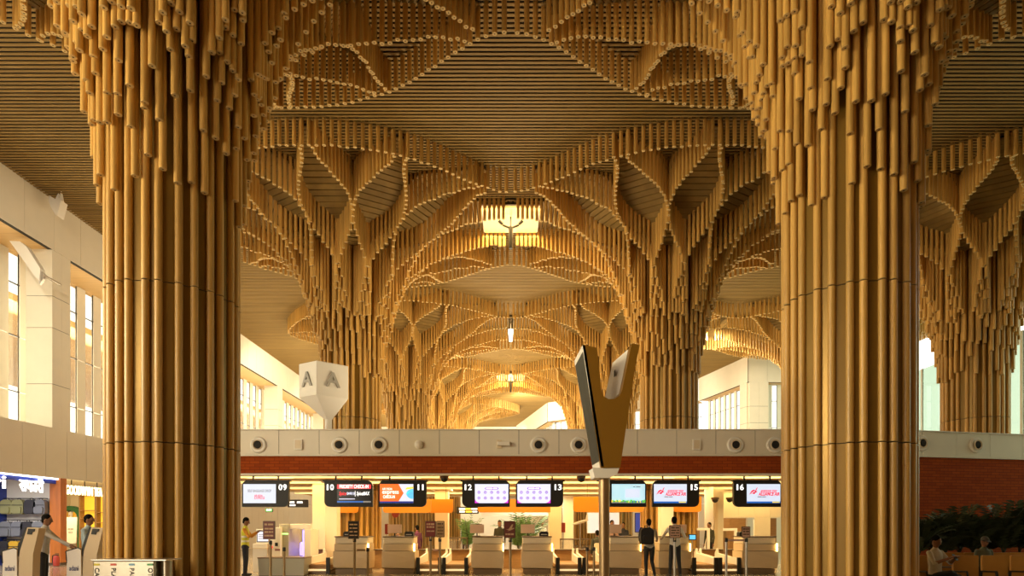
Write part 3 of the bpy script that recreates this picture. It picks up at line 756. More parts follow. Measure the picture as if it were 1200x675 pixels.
board(451,455,614,626,27,'sign_red','notice_stand','narrow red notice left of the agents at the 11 counter','sign',frame='sign_red',legs=True)
board(688,726,600.5,625,30,'screen_pale','projection_screen','big pale blue-grey screen behind the totem post','screen',frame='white',legs=True)
board(744,752,601,624,30,'scr_navy','info_panel','narrow dark blue panel left of the man with the backpack','screen',frame='black',legs=True)
board(807,816,626,633,20.9,'scr_sky','tablet_screen','small blue screen at the right end of the 15 counter','screen',legs=True)
b=MB(); d=27; b.prism([(PX(459,d),PZ(600,d)),(PX(459.5,d),PZ(604,d)),(PX(462,d),PZ(607,d)),(PX(466,d),PZ(606,d)),(PX(468,d),PZ(602,d)),(PX(467.5,d),PZ(600,d))],d,d+.05); tag(b.build('red_pennant',['sign_red']),'small red rounded pennant hanging behind the 11 counter','pennant')
# 09 bag drop machine and scanner gate
r=thing('bag_drop_machine',(PX(308,21),21,0),'white self bag drop kiosk with tilted screen below the 09 display','bag drop machine')
x0=PX(296,21)-PX(308,21); x1=PX(327,21)-PX(308,21); xm=PX(313,21)-PX(308,21)
b=MB(); b.box(x0,xm,0,.7,.0,PZ(637,21)); b.build('body',['white'],r,bevel=.015)
b=MB(); b.box(xm+.01,x1,.1,.75,0,PZ(618,21)); b.build('side_cabinet',['white'],r,bevel=.015)
b=MB(); b.box(x0+.0,xm+.02,.28,.42,PZ(637.5,21),PZ(620,21)); b.build('screen_housing',['white'],r,bevel=.015)
b=MB(); b.prism(rrect(x0+.04,xm-.0,PZ(635.5,21),PZ(622,21),(.02,)*4),.255,.282); b.build('screen_bezel',['black'],r)
b=MB(); b.box(x0+.07,xm-.03,.248,.256,PZ(634.5,21),PZ(623,21)); b.build('screen_face',['scr_lav'],r)
for k in range(3): quad(r,'screen_row',x0+.1,xm-.08,PZ(627+2.4*k,21),PZ(626+2.4*k,21),.242,'scr_grey')
b=MB(); b.box(xm+.06,xm+.16,.07,.102,PZ(643,21),PZ(640,21)); b.build('emergency_button',['scr_red'],r)
b=MB(); b.box(xm+.25,xm+.34,.06,.10,PZ(640,21),PZ(636,21)); b.build('card_reader',['black'],r,bevel=.005)
b=MB(); b.box(x0,x1,-.05,.0,PZ(643,21)-.0,PZ(643,21)+.02); b.build('shelf',['cream'],r)
r=thing('scanner_gate',(PX(345,21.4),21.4,0),'white scanner portal with violet glow right of the bag drop kiosk','scanner'); d=21.4
f=lambda x:PX(x,d)-PX(345,d)
mat('gate_grey',(.42,.40,.30),.4); mat('glow_violet',(.4,.35,1),.4,emit=(.28,.22,1),estr=2.0); mat('glow_green',(.4,1,.2),.4,emit=(.45,1,.25),estr=2)
b=MB(); b.box(f(328),f(339.5),-.1,1.1,0,PZ(614,d)); b.build('gate_cabinet',['gate_grey'],r,bevel=.02)
b=MB(); b.box(f(339.5),f(364),0,.2,PZ(620,d),PZ(614,d)); b.box(f(356),f(364),0,.9,0,PZ(620.2,d)); b.build('portal_frame',['white'],r,bevel=.015)
b=MB(); b.box(f(354.5),f(356.2),.02,.1,PZ(658,d),PZ(621,d)); b.build('sensor_strip',['glow_violet'],r)
b=MB(); b.box(f(328.5),f(339),-.112,-.1,PZ(626,d),PZ(625,d)); b.build('status_light',['glow_green'],r)
b=MB(); b.lathe([(.14,PZ(652,d)),(.15,PZ(645,d)),(.13,PZ(637,d)),(.1,PZ(636,d))],(f(347.5),.75,0),n=16); b.build('scan_lamp',['glow_violet'],r)
b=MB(); b.box(f(339.5),f(356),0.1,1.0,PZ(660,d)-.1,PZ(656,d)); b.build('intake_bed',['cream'],r,bevel=.02)
o=thing('feed_bin',(PX(330,19.6),19.6,0),'low grey-brown bin at the foot of the scanner portal','bin')
b=MB(); b.prism([(-.75,0),(.72,0),(.75,.55),(-.78,.55)],0,.7); b.build('bin_body',['gate_grey'],o,bevel=.02)
b=MB(); b.box(-.79,.76,-.02,.72,.55,.59); b.build('bin_rim',['plinth_brown'],o)
# shop lobby details: shelf tables, planters with plants
mat('leaf_green',(.10,.20,.06),.5,0,.3,(6,6,6)); mat('leaf_dark',(.030,.042,.015),.6,0,.3,(6,6,6)); mat('soil',(.05,.03,.02),.9)  # leaf_dark: shade over the right-hand palms put into the leaf colour
def frond_plant(loc,h,n,lab,m,spread=.9,seed=1,pot=True,leafw=.06,cat='plant',group=None):
    rr=random.Random(seed); r=thing('potted_palm',loc,lab,cat,group)
    if pot:
        b=MB(); b.lathe([(.17,0),(.23,.38),(.25,.40),(.22,.40),(.21,.36)],n=20); b.build('pot',['cream'],r)
    b=MB(); b.lathe([(.2,.34 if pot else 0),(.2,.365 if pot else .03)],n=14); b.build('soil',['soil'],r)
    st=MB(); lf=MB()
    for k in range(n):
        a=rr.uniform(0,2*PI); L=h*rr.uniform(.65,1.05); lean=rr.uniform(.1,.55)*spread
        pts=[]
        for i in range(9):
            t=i/8; rad=lean*(t**1.6)*L; z=(.3 if pot else 0)+L*(t-.28*t*t*t*lean*1.6)
            pts.append(Vector((rad*math.cos(a),rad*math.sin(a),z)))
        for p,q in zip(pts,pts[1:]): st.cyl(p,q,.009,.006,5,0,False)
        for i in range(3,9):
            for s in (-1,1):
                for jj in (0,.5):
                    p=pts[i-1].lerp(pts[i],jj) if i>0 else pts[i]
                    dirv=(pts[i]-pts[i-1]).normalized(); side=dirv.cross(Vector((0,0,1))).normalized()*s
                    ll=h*.2*rr.uniform(.7,1.2)
                    tip=p+side*ll*.8+dirv*ll*.55-Vector((0,0,ll*.25)); mid=p.lerp(tip,.45); ww=dirv*leafw*.5
                    lf.add([p,mid+ww,tip,mid-ww],[(0,1,2,3)])
    st.build('stem',['leaf_dark'],r); o=lf.build('foliage',[m],r); return r
frond_plant((PX(548.5,30),30,0),2.1,16,'slim green plant right of the lit cream pillar','leaf_green',.8,2)
frond_plant((PX(608,29),29,0),2.1,30,'bushy green plant seen above the gap between the 12 and 13 counters','leaf_green',1.3,3)
frond_plant((PX(619,31),31,0),2.3,18,'tall green plant behind the 13 counter, under its screen','leaf_green',1.2,4)
# far lobby wall pieces: white partitions and glass balustrade
b=MB(); b.box(PX(660,31),PX(672,31),31,31.2,0,3.2); b.box(PX(564,33.5),PX(643,33.5),33.5,33.7,2.2,3.3); b.build('wall_lobby',['white_panel'],kind='structure')
for (x0,x1,d,l) in ((525,548,29,'glass balustrade with dark rail right of the lit cream pillar'),(656,690,26.5,'glass balustrade with dark rail left of the totem post')):
    r=thing('glass_balustrade',((PX(x0,d)+PX(x1,d))/2,d,0),l,'balustrade'); w=(PX(x1,d)-PX(x0,d))/2
    b=MB(); b.box(-w,w,0,.015,.06,1.02); b.build('glass_panel',['glass_clear'],r)
    b=MB(); b.cyl((-w,0,1.04),(w,0,1.04),.028,n=10); b.build('handrail',['wood_dark'],r)
    for k in (-1,0,1):
        b=MB(); b.cyl((k*(w-.03),.02,0),(k*(w-.03),.02,1.03),.02,n=8); b.build('baluster',['wood_dark'],r)
# metal frame gates at the right
for (x0,x1,y0,d,l) in ((849.5,862,622,22.0,'white metal frame gate behind the belt left of the 16 counter'),(818,830,621.5,24,'white metal frame gate right of the blue tablet screen')):
    r=thing('frame_gate',((PX(x0,d)+PX(x1,d))/2,d,0),l,'gate'); w=(PX(x1,d)-PX(x0,d))/2; z=PZ(y0,d)
    for s in (-1,1):
        b=MB(); b.box(s*w-.05,s*w+.05,-.05,.05,0,z); b.build('gate_post',['white' if s>0 else 'bronze_steel'],r,bevel=.006)
    b=MB(); b.box(-w-.05,w+.05,-.05,.05,z,z+.09); b.build('gate_header',['white'],r,bevel=.006)
r=thing('aircraft_model',(PX(680,24.5),24.5,0),'white model aircraft on a pole left of the totem post','model aircraft')
zz=PZ(612,24.5); M=Matrix.Translation((0,0,zz))@Matrix.Rotation(R(-18),4,'Y')
b=MB(); b.ell((0,0,zz),(.36,.05,.06),n=14,M=Matrix.Rotation(R(-16),3,'Y')); b.build('fuselage',['white'],r)
b=MB(); b.add([M@Vector(v) for v in ((-.08,0,0),(.09,0,0),(-.05,-.36,.03),(-.13,-.36,.03),(-.05,.36,.03),(-.13,.36,.03))],[(0,1,2,3),(1,0,5,4)]); o=b.build('wing',['white'],r); s_=o.modifiers.new('s','SOLIDIFY'); s_.thickness=.02
b=MB(); b.prism([(.22,.02),(.34,.02),(.40,.20),(.33,.20)],-.012,.012,0,M); b.build('tail_fin',['white'],r)
b=MB(); b.cyl((0,0,.02),(0,0,zz-.05),.02,n=10); b.build('pole',['steel'],r)
b=MB(); b.lathe([(.22,0),(.22,.02),(.03,.04)],n=18); b.build('base',['steel'],r)
# ------------------------------------------------------------------ shops on the left
mat('shop_blue',(.012,.04,.30),.35); mat('neon_white',(1,.97,.9),.5,emit=(1,.93,.80),estr=2.6); mat('neon_warm',(1,.9,.6),.5,emit=(1,.82,.42),estr=2.6)
mat('shelf_yellow',(.85,.52,.05),.5,emit=(1,.55,.04),estr=.55); mat('arch_green',(.03,.14,.05),.4); mat('strip_white',(1,1,1),.5,emit=(.95,.95,1),estr=2.6)
mat('bag_olive',(.30,.29,.13),.7); mat('bag_grey',(.20,.21,.24),.7); mat('bag_dark',(.035,.033,.04),.7); mat('bag_red',(.45,.05,.03),.6); mat('bag_yellow',(.75,.45,.04),.6)
yA=15.9*1.0; yW=22.2*KS; yT=26.3*KS
b=MB(); b.box(XL-.3,XL+.0,yA,yW+5*KS,PB-.04,PB,0); b.build('trim_3',['white_panel'],kind='structure')
b=MB(); b.box(XL-3.4,XL-.05,yA,31,PB-.02,PB+.1); b.build('ceiling',['white_panel'],kind='structure')
# blue shop: side wall, rear partition, sign band
b=MB(); b.box(PX(8,yW)-.2,PX(8,yW),yA,yW,0,PB-.05); b.build('wall_shop',['shop_blue'],kind='structure')
b=MB(); b.box(PX(8,yW),XL+.02,yW,yW+.15,0,PB-.05); b.build('wall_shop',['white'],kind='structure')
b=MB(); b.box(XL-.25,XL-.12,yA,yW,PZ(562,20*KS),PB-.05); b.build('wall_shop',['shop_blue'],kind='structure')
b=MB(); b.box(XL-.10,XL-.02,yA,yW,PB-.10,PB-.04); tag(b.build('strip_light',['strip_white']),'cool white strip light along the top of the blue shop opening','light')
YZ=Matrix(((0,1,0),(1,0,0),(0,0,1)))
def side_text(name,body,size,mt,y0,y1,z,lab,cat,dz=0):   # lettering that faces the hall (+X)
    o=text(name,body,size,mt,None,(XL-.06,(y0+y1)/2,z),(R(90),0,R(90)),ext=.02,width=abs(y1-y0),bold=.008)
    tag(o,lab,cat); return o
side_text('shop_lettering','Safari',.62*KS,'neon_white',17.6*KS,19.75*KS,PZ(566,19.6*KS)+.02,'glowing white Latin shop lettering at the left frame edge','sign lettering')
side_text('shop_lettering','सफारी',.60*KS,'neon_white',20.3*KS,21.35*KS,PZ(570,20.8*KS),'glowing white Hindi shop lettering above the hanging backpacks','sign lettering')
o=side_text('shop_lettering','GOODWYN TEA',.50*KS,'neon_warm',22.4*KS,24.4*KS,PZ(576,23.4*KS),'glowing cream shop lettering of the tea shop, right of the orange pillar','sign lettering')
for k in range(5):
    b=MB(); yy=(22.7+.7*k)*KS; b.cyl((XL-.06,yy,PZ(571,23*KS)),(XL-.06,yy,PB-.02),.02,n=6); o2=b.build('sign_rod',['black'],None); o2.parent=o; o2.matrix_parent_inverse=o.matrix_basis.inverted()
# shop pillar
d=22.0*KS
b=MB(); b.box(PX(58,d),PX(71,d),d,d+.35,0,PB-.03); o=b.build('shop_pillar',['orange_wood'],bevel=.015); o['kind']='thing'; tag(o,'orange brown wooden shop pillar between the backpack shop and the tea shop','pillar')
b=MB(); b.box(PX(57.5,d),PX(71.3,d),d-.02,d+.37,0,.1); b.build('skirting',['wood_dark'],o)
# hanging rails and backpacks
def backpack(x,y0,y1,m,lab,d,wpx=15,name='backpack',cat='backpack',group='backpacks on the shop rails'):
    z1,z0=PZ(y0,d),PZ(y1,d); h=z1-z0; w=wpx*d/F/2
    r=thing(name,(PX(x,d),d,z0),lab,cat,group)
    b=MB(); b.prism(rrect(-w,w,0,h,(w*.35,w*.35,w*.75,w*.75),4),-.11,.12); b.build('body',[m],r,bevel=.03)
    b=MB(); b.prism(rrect(-w*.78,w*.78,h*.06,h*.5,(w*.25,)*4,4),-.17,-.10); b.build('front_pocket',[m],r,bevel=.02)
    b=MB(); b.prism(rrect(-w*.9,w*.9,h*.60,h*.64,(.005,)*4,2),-.125,-.10); b.build('zip',['bag_dark'],r)
    b=MB(); b.tube([(-.06,0,h-.01),(-.05,0,h+.06),(.05,0,h+.06),(.06,0,h-.01)],.012,6); b.build('handle',['bag_dark'],r)
    for s in (-1,1):
        b=MB(); b.tube([(s*w*.5,.12,h*.9),(s*w*.55,.2,h*.55),(s*w*.6,.12,h*.1)],.018,6); b.build('strap',['bag_dark'],r)
db=yW-.30
rows=[(585.5,602.5,[(9,'bag_olive'),(22.5,'bag_olive'),(37,'bag_dark'),(48,'bag_grey')],'upper'),(611,629,[(8,'bag_grey'),(22,'bag_grey'),(33,'bag_dark'),(46,'bag_grey')],'middle'),(634,651,[(6,'bag_dark'),(18,'bag_yellow'),(30,'bag_dark')],'lower')]
ordn=['first','second','third','fourth']
cn={'bag_olive':'olive','bag_grey':'grey','bag_dark':'black','bag_yellow':'yellow'}
for y0,y1,lst,rn in rows:
    for k,(x,m) in enumerate(lst): backpack(x,y0,y1,m,'%s backpack on the %s shop rail, %s from the left'%(cn[m],rn,ordn[k]),db,13.5)
    r=thing('hanging_rail',(PX(28,db),yW,PZ(y0-1.5,db)),'dark %s rail holding backpacks on the white shop wall'%rn,'rail','shop rails')
    b=MB(); b.cyl((PX(2,db)-PX(28,db),-.2,0),(PX(54,db)-PX(28,db),-.2,0),.018,n=8); b.build('bar',['black'],r)
    for xx in (8,28,48):
        b=MB(); b.cyl((PX(xx,db)-PX(28,db),0,0),(PX(xx,db)-PX(28,db),-.2,0),.014,n=6); b.build('bracket',['black'],r)
# fire extinguisher
d=21.3*KS
r=thing('fire_extinguisher',(PX(66,d),d,0),'red fire extinguisher standing at the foot of the orange pillar','fire extinguisher'); h=PZ(651,d)
b=MB(); b.lathe([(.10,.02),(.11,.05),(.11,h*.8),(.08,h*.92),(.035,h)],n=18); b.build('cylinder',['bag_red'],r)
b=MB(); b.box(-.035,.10,-.02,.02,h,h+.04); b.box(-.035,.09,-.02,.02,h+.06,h+.085); b.build('valve_handle',['black'],r)
b=MB(); b.tube([(-.03,0,h+.03),(-.13,-.02,h),(-.15,-.02,h*.6),(-.12,-.03,h*.3)],.016,6); b.build('hose',['black'],r)
# tea shop: rear wall with green arch, yellow lit shelves, easel
b=MB(); b.box(PX(60,yT),XL+.0,yT,yT+.2,0,PB-.05); b.build('wall_shop',['cream'],kind='structure')
b=MB(); b.box(XL-3.3,XL-3.1,yW,yT,0,PB-.05); b.build('wall_shop',['cream'],kind='structure')
f=lambda x:PX(x,yT); g=lambda y:PZ(y,yT)
cx,w=f(86),f(100)-f(86); zc_=g(607)
out=[(cx-w,0)]+[(cx+w*math.cos(R(180-12*i)),zc_+w*math.sin(R(180-12*i))) for i in range(16)]+[(cx+w,0)]
wi=w*.62
inn=[(cx+wi,0)]+[(cx+wi*math.cos(R(12*i)),zc_+wi*math.sin(R(12*i))) for i in range(16)]+[(cx-wi,0)]
b=MB()
n=len(out); ii=list(reversed(inn))
for i in range(n-1):
    q=[out[i],out[i+1],ii[i+1],ii[i]]; b.prism(q[::-1],yT-.25,yT)
o=b.build('green_arch',['arch_green']); tag(o,'dark green arch on the rear wall of the tea shop','arch')
r=thing('arch_shelf',(cx,yT-.12,0),'shelves with packets inside the green arch','shelf')
b=MB(); b.box(-wi,wi,.05,.1,0,zc_+wi*.7); b.build('back_panel',['white'],r)
for k in range(5):
    b=MB(); b.box(-wi,wi,-.12,.06,.35+.42*k,.38+.42*k); b.build('shelf_board',['wood_brown'],r)
rr=random.Random(5)
for k in range(1,5):
    for i in range(3):
        m=MB(); x=cx-wi*.6+wi*.6*i; z=.38+.42*(k); m.prism([(x-.09,z),(x+.09,z),(x+.08,z+.24),(x,z+.27),(x-.08,z+.24)],yT-.22,yT-.12)
        o=m.build('tea_packet',[rr.choice(['bag_red','white','bag_olive','bag_yellow'])]); tag(o,'small tea packet on the shelves inside the green arch','packet','tea packets in the green arch')
for (xa,xb,l) in ((100,118,'yellow lit shelf bay just right of the green arch'),(119,132,'yellow lit shelf bay beside the big column edge')):
    r=thing('lit_shelf',((f(xa)+f(xb))/2,yT-.05,0),l,'shelf unit','lit shelf bays'); w=(f(xb)-f(xa))/2; zt=g(581)
    b=MB(); b.box(-w+.03,w-.03,-.05,-.02,.1,zt); b.build('glow_panel',['shelf_yellow'],r)
    for s in (-1,1):
        b=MB(); b.box(s*w-.03,s*w+.03,-.35,0,0,zt); b.build('upright',['wood_brown'],r)
    for z in ([.08,.55,1.1,1.55,2.0,2.4,zt] if xa==100 else [.08,.8,1.3,1.8,2.3,zt]):
        b=MB(); b.box(-w,w,-.35,0,z-.03,z); b.build('shelf_board',['wood_brown'],r)
d=24.0*KS
r=thing('easel_board',(PX(82,d),d,0),'white menu board on an easel inside the tea shop','easel'); z1,z0=PZ(606,d),PZ(637,d); w=7.2*d/F
T=Matrix.Rotation(R(-12),4,'X')
b=MB(); b.add([(-w*1.1,-.0,z0),(w*1.0,0,z0),(w*.85,.12,z1),(-w*1.0,.12,z1),(-w*1.1,.03,z0),(w*1.0,.03,z0),(w*.85,.15,z1),(-w*1.0,.15,z1)],[(0,1,2,3),(7,6,5,4),(0,4,5,1),(1,5,6,2),(2,6,7,3),(3,7,4,0)]); b.build('board',['white'],r)
print_lines(r,0,z0+(z1-z0)*.55,w*.9,.06,'letter_grey',.045,(3,4)); print_lines(r,0,z0+(z1-z0)*.42,w*.7,.05,'letter_grey',.03,(4,2))
for s in (-1,1):
    b=MB(); b.cyl((s*w*1.15,-.02,0),(s*w*.55,.17,z1+.1),.022,n=8); b.build('easel_leg',['wood_brown'],r)
b=MB(); b.cyl((0,.55,0),(0,.18,z1),.022,n=8); b.build('easel_leg',['wood_brown'],r)
# self service kiosks
mat('kiosk_beige',(.55,.43,.28),.45); mat('kiosk_white',(.72,.68,.64),.4); mat('kiosk_ink',(.12,.13,.25),.5)
def kiosk(x,d,lab):
    # tall leaning screen body seen from the side, with a lower white front panel
    r=thing('check_in_kiosk',(PX(x,d),d,0),lab,'kiosk','self service kiosks'); s=d/F
    def q(xx,yy): return ((xx-x)*s,PZ(yy,d))
    ox=x-108
    body=[q(96+ox,690),q(97.5+ox,652),q(98.5+ox,645),q(107+ox,618),q(120.5+ox,619),q(119+ox,626),q(113.5+ox,650),q(112.5+ox,690)]
    body=[(a,max(0,z)) for a,z in body]
    b=MB(); b.prism(body,0,.2); b.build('tower',['kiosk_beige'],r,bevel=.015)
    edge=[q(94.5+ox,650),q(96+ox,640),q(104+ox,618),q(107+ox,617.6),q(98.8+ox,645),q(97.2+ox,653)]
    b=MB(); b.prism(edge,.01,.19); b.build('screen_edge',['black'],r,bevel=.008)
    b=MB(); b.prism([q(108.5+ox,619.5),q(116.5+ox,619.8),q(115.5+ox,623),q(113.5+ox,623.2),q(112.5+ox,626.5),q(107+ox,626)],-.012,.0); b.build('camera_notch',['black'],r)
    fr=[q(78.5+ox,690),q(79+ox,660),q(78+ox,646),q(92+ox,641.8),q(95.5+ox,643.5),q(96+ox,690)]
    fr=[(a,max(0,z)) for a,z in fr]
    b=MB(); b.prism(fr,-.02,.2); b.build('front_cabinet',['kiosk_white'],r,bevel=.012)
    b=MB()
    for p0,p1 in zip(fr[1:4],fr[2:5]):
        a=Vector((p0[0],-.02,p0[1])); c=Vector((p1[0],-.02,p1[1])); b.cyl(a,c,.012,n=6)
    b.build('black_piping',['black'],r)
    lx,lz=q(87.5+ox,666); text('lettering','adani',.16,'kiosk_ink',r,(lx,-.026,lz),width=.20,ext=.002,bold=.01)
kiosk(108,13,'self service kiosk with white front cabinet, right one, beside the man in light blue')
kiosk(33,12.6,'self service kiosk with white front cabinet, left one, at the frame edge')
# recycling station
mat('foil_steel',(.42,.37,.28),.28,.85,.12,(3,3,1)); mat('tag_yellow',(.62,.52,.03),.5); mat('tag_red',(.62,.08,.05),.5); mat('tag_blue',(.20,.42,.58),.5); mat('tag_green',(.10,.40,.16),.5); mat('ink_dark',(.05,.045,.04),.6)
d=10.2; f=lambda x:PX(x,d)-PX(151,d)
zt=PZ(655.5,d)
r=thing('recycling_station',(PX(151,d),d,0),'shiny metal four-stream recycling station in front of the left column','recycling bin')
b=MB(); b.box(f(108.5),f(181),0,.45,.06,zt-.025); b.build('body',['foil_steel'],r,bevel=.02)
b=MB(); b.cyl((f(188),.2,.06),(f(188),.2,zt-.03),f(188)-f(182),n=24); b.build('end_cylinder',['foil_steel'],r)
b=MB(); b.box(f(107.5),f(195.5),-.02,.47,zt-.025,zt); b.build('top_rim',['steel'],r,bevel=.006)
b=MB(); b.box(f(110),f(194),.03,.42,0,.06); b.build('plinth',['black'],r)
for x,m,t in ((113.5,'tag_yellow','CANS'),(133,'tag_red','PLASTIC'),(154.5,'tag_blue','PAPER'),(176,'tag_green','OTHERS')):
    b=MB(); b.box(f(x-3.4),f(x+3.4),-.006,.0,PZ(662.8,d),PZ(660.4,d)); o=b.build('stream_tag',[m],r); o['label']='small coloured tag reading order '+t.lower()
    t_=text('lettering',t,.11,'ink_dark',r,(f(x),-.004,PZ(665.3,d)),(R(90),R(90),0),ext=.003,align='LEFT',bold=.01)
# white floodlights high on the left wall
d=20.7*KS
def wing(name,pts,x,depth,lab):
    m=MB(); m.prism(pts,0,depth); return m
r=thing('wall_floodlight',P(44,322,23.4),'long white slanted floodlight arm high on the left wall by the windows','light'); d=23.4; s=d/F
q=lambda x,y:((x-44)*s,(322-y)*s)
b=MB(); b.prism([q(14,284),q(26,284.5),q(33.5,290),q(50,316),q(49,331),q(43.5,325)],-.12,.12); b.build('housing',['white'],r,bevel=.05)
b=MB(); b.prism([q(46,314),q(53,322),q(52,327),q(47.5,334),q(45.5,324)],-.05,.05); b.build('bracket',['steel'],r)
b=MB(); b.cyl((q(50,322)[0],0,q(50,322)[1]),(q(50,322)[0]-.05,1.0,q(50,322)[1]),.05,n=10); b.build('arm',['steel'],r)
d=21.3*KS; s=d/F
r=thing('wall_floodlight',P(68,240,d),'white wedge-shaped floodlight hanging from the top of the left wall beam','light'); q=lambda x,y:((x-68)*s,(240-y)*s)
b=MB(); b.prism([q(61.5,232),q(61.5,240),q(65,248),q(69.5,255),q(71,255),q(75.5,237),q(69,236)],-.18,.18); b.build('housing',['white'],r,bevel=.02)
b=MB(); b.prism([q(65,235),q(69,227),q(71,237)],-.04,.04); b.prism([q(70,237),q(72,224),q(74.5,237)],-.04,.04); b.build('fork',['white'],r)
b=MB(); b.cyl((0,0,0),(q(68,224)[0],0,H-P(68,240,d).z),.03,n=8); b.build('stem',['black'],r)
# cube sign with letters, standing on the island roof
d=21.4; s=d/F
r=thing('letter_sign',(PX(383,d),d,ZB+.45),'white faceted block sign with the letter A on both faces above the fascia','sign')
def w3(x,y,dd): 
    p=P(x,y,dd); return (p.x-PX(383,d),p.y-d,p.z-(ZB+.45))
c_top=[w3(350,427,21.7),w3(370.5,421.5,21.2),w3(409,430,21.9),w3(388,431,22.4)]
zt=c_top[1][2]
pl4=[(w3(350,427,21.7)[:2]),(w3(371,422,21.2)[:2]),(w3(408.5,429,21.95)[:2])]
ax,ay=pl4[0]; bx,by=pl4[1]; cx_,cy_=pl4[2]; dx,dy=ax+cx_-bx,ay+cy_-by
top=PZ(423,21.3)-(ZB+.45); mid=PZ(463,21.3)-(ZB+.45); low=PZ(489,21.3)-(ZB+.45)
sq=[(ax,ay),(bx,by),(cx_,cy_),(dx,dy)]; mx=sum(p[0] for p in sq)/4; my=sum(p[1] for p in sq)/4
sx,sy=PX(380.5,21.4)-PX(383,d),by+.25
tip=[((x-mx)*.16+sx,(y-my)*.16+my) for x,y in sq]
vs=[(x,y,top) for x,y in sq]+[(x,y,mid) for x,y in sq]+[(x,y,low) for x,y in tip]+[(x,y,0) for x,y in tip]
b=MB(); b.add(vs,[(3,2,1,0)]+[(k*4+i,k*4+(i+1)%4,(k+1)*4+(i+1)%4,(k+1)*4+i) for k in range(3) for i in range(4)]+[(12,13,14,15)]); b.build('block',['white'],r,bevel=.03)
for (p,q_) in (((ax,ay),(bx,by)),((bx,by),(cx_,cy_))):
    t=Vector((q_[0]-p[0],q_[1]-p[1],0)); L=t.length; t.normalize(); n=Vector((t.y,-t.x,0)); c=Vector(((p[0]+q_[0])/2,(p[1]+q_[1])/2,top-(PZ(423,21.3)-PZ(444,21.3))))+n*.0
    o=text('letter','A',.72,'letter_grey',r,c+n*.02,(R(90),0,math.atan2(t.y,t.x)),ext=.035,bold=.02); 
mat('screen_grey',(.05,.05,.04),.6,spec=.2)
# forked golden totem
d=11.0; s=d/F
r=thing('forked_totem',(PX(710,d),d,0),'golden forked flight information totem on a round post, right of centre','totem sign')
q=lambda x,y:((x-710)*s,PZ(y,d))
fork=[q(682.5,404),q(699.5,408),q(703,440),q(704.5,458),q(707,464.5),q(713,468),q(720,467.5),q(726,464),q(729,457),q(740,403),q(749.5,404.5),q(745,425),q(726.5,548.5),q(704,548.5)]
b=MB()
b.prism(fork,-.02,.30); b.build('fork_body',['gold_paint'],r,bevel=.012)
scrn=[q(673.5,423),q(682.5,404),q(704,546),q(695,536)]
b=MB(); 
a0,a1,a2,a3=[Vector((x,.0,z)) for x,z in (q(682.5,404),q(704.5,548),q(704.5,548),q(682.5,404))]
# left display leaf: a thick slab whose face looks to the left
pl3=lambda x,y,dd:Vector((PX(x,dd)-PX(710,d),dd-d,PZ(y,dd)))
L0=[pl3(682.5,404.5,10.98),pl3(704.5,547,10.98),pl3(695,552,11.7),pl3(673,423,11.7)]
off=Vector((.05,0,.0))
b.add([*L0,*[v+off for v in L0]],[(0,1,2,3),(7,6,5,4),(0,4,5,1),(1,5,6,2),(2,6,7,3),(3,7,4,0)]); b.build('display_frame',['white'],r)
c=sum(L0,Vector())/4; ins=[c+(v-c)*.90-Vector((.008,0,0)) for v in L0]
b=MB(); b.add([*ins,*[v+Vector((.01,0,0)) for v in ins]],[(0,1,2,3),(7,6,5,4),(0,4,5,1),(1,5,6,2),(2,6,7,3),(3,7,4,0)]); b.build('display_screen',['screen_grey'],r)
R0=[Vector((q(739.5,404)[0],.30,q(739.5,404)[1])),Vector((q(729,457)[0],.30,q(729,457)[1]-.0)),Vector((q(713,470)[0],.75,q(713,470)[1])),Vector((q(726,421)[0],.75,q(726,412)[1]))]
b=MB(); b.add([*R0,*[v+Vector((.05,0,0)) for v in R0]],[(0,1,2,3),(7,6,5,4),(0,4,5,1),(1,5,6,2),(2,6,7,3),(3,7,4,0)]); b.build('display_back',['white'],r)
cc=sum(R0,Vector())/4-Vector((.012,0,0)); b=MB(); b.box(cc.x-.006,cc.x+.006,cc.y-.05,cc.y+.05,cc.z+.05,cc.z+.16); b.build('socket_cover',['black'],r)
b=MB(); b.prism([q(694.5,548),q(726,548),q(723,556),q(714,560),q(697,560)],.0,.55); b.build('neck_collar',['white'],r,bevel=.02)
b=MB(); b.cyl((0,.2,.02),(0,.2,PZ(548,d)),.092,.105,24); b.build('post',['bronze_steel'],r)
b=MB(); b.lathe([(.26,0),(.26,.02),(.11,.04)],(0,.2,0),n=28); b.build('base_plate',['bronze_steel'],r)
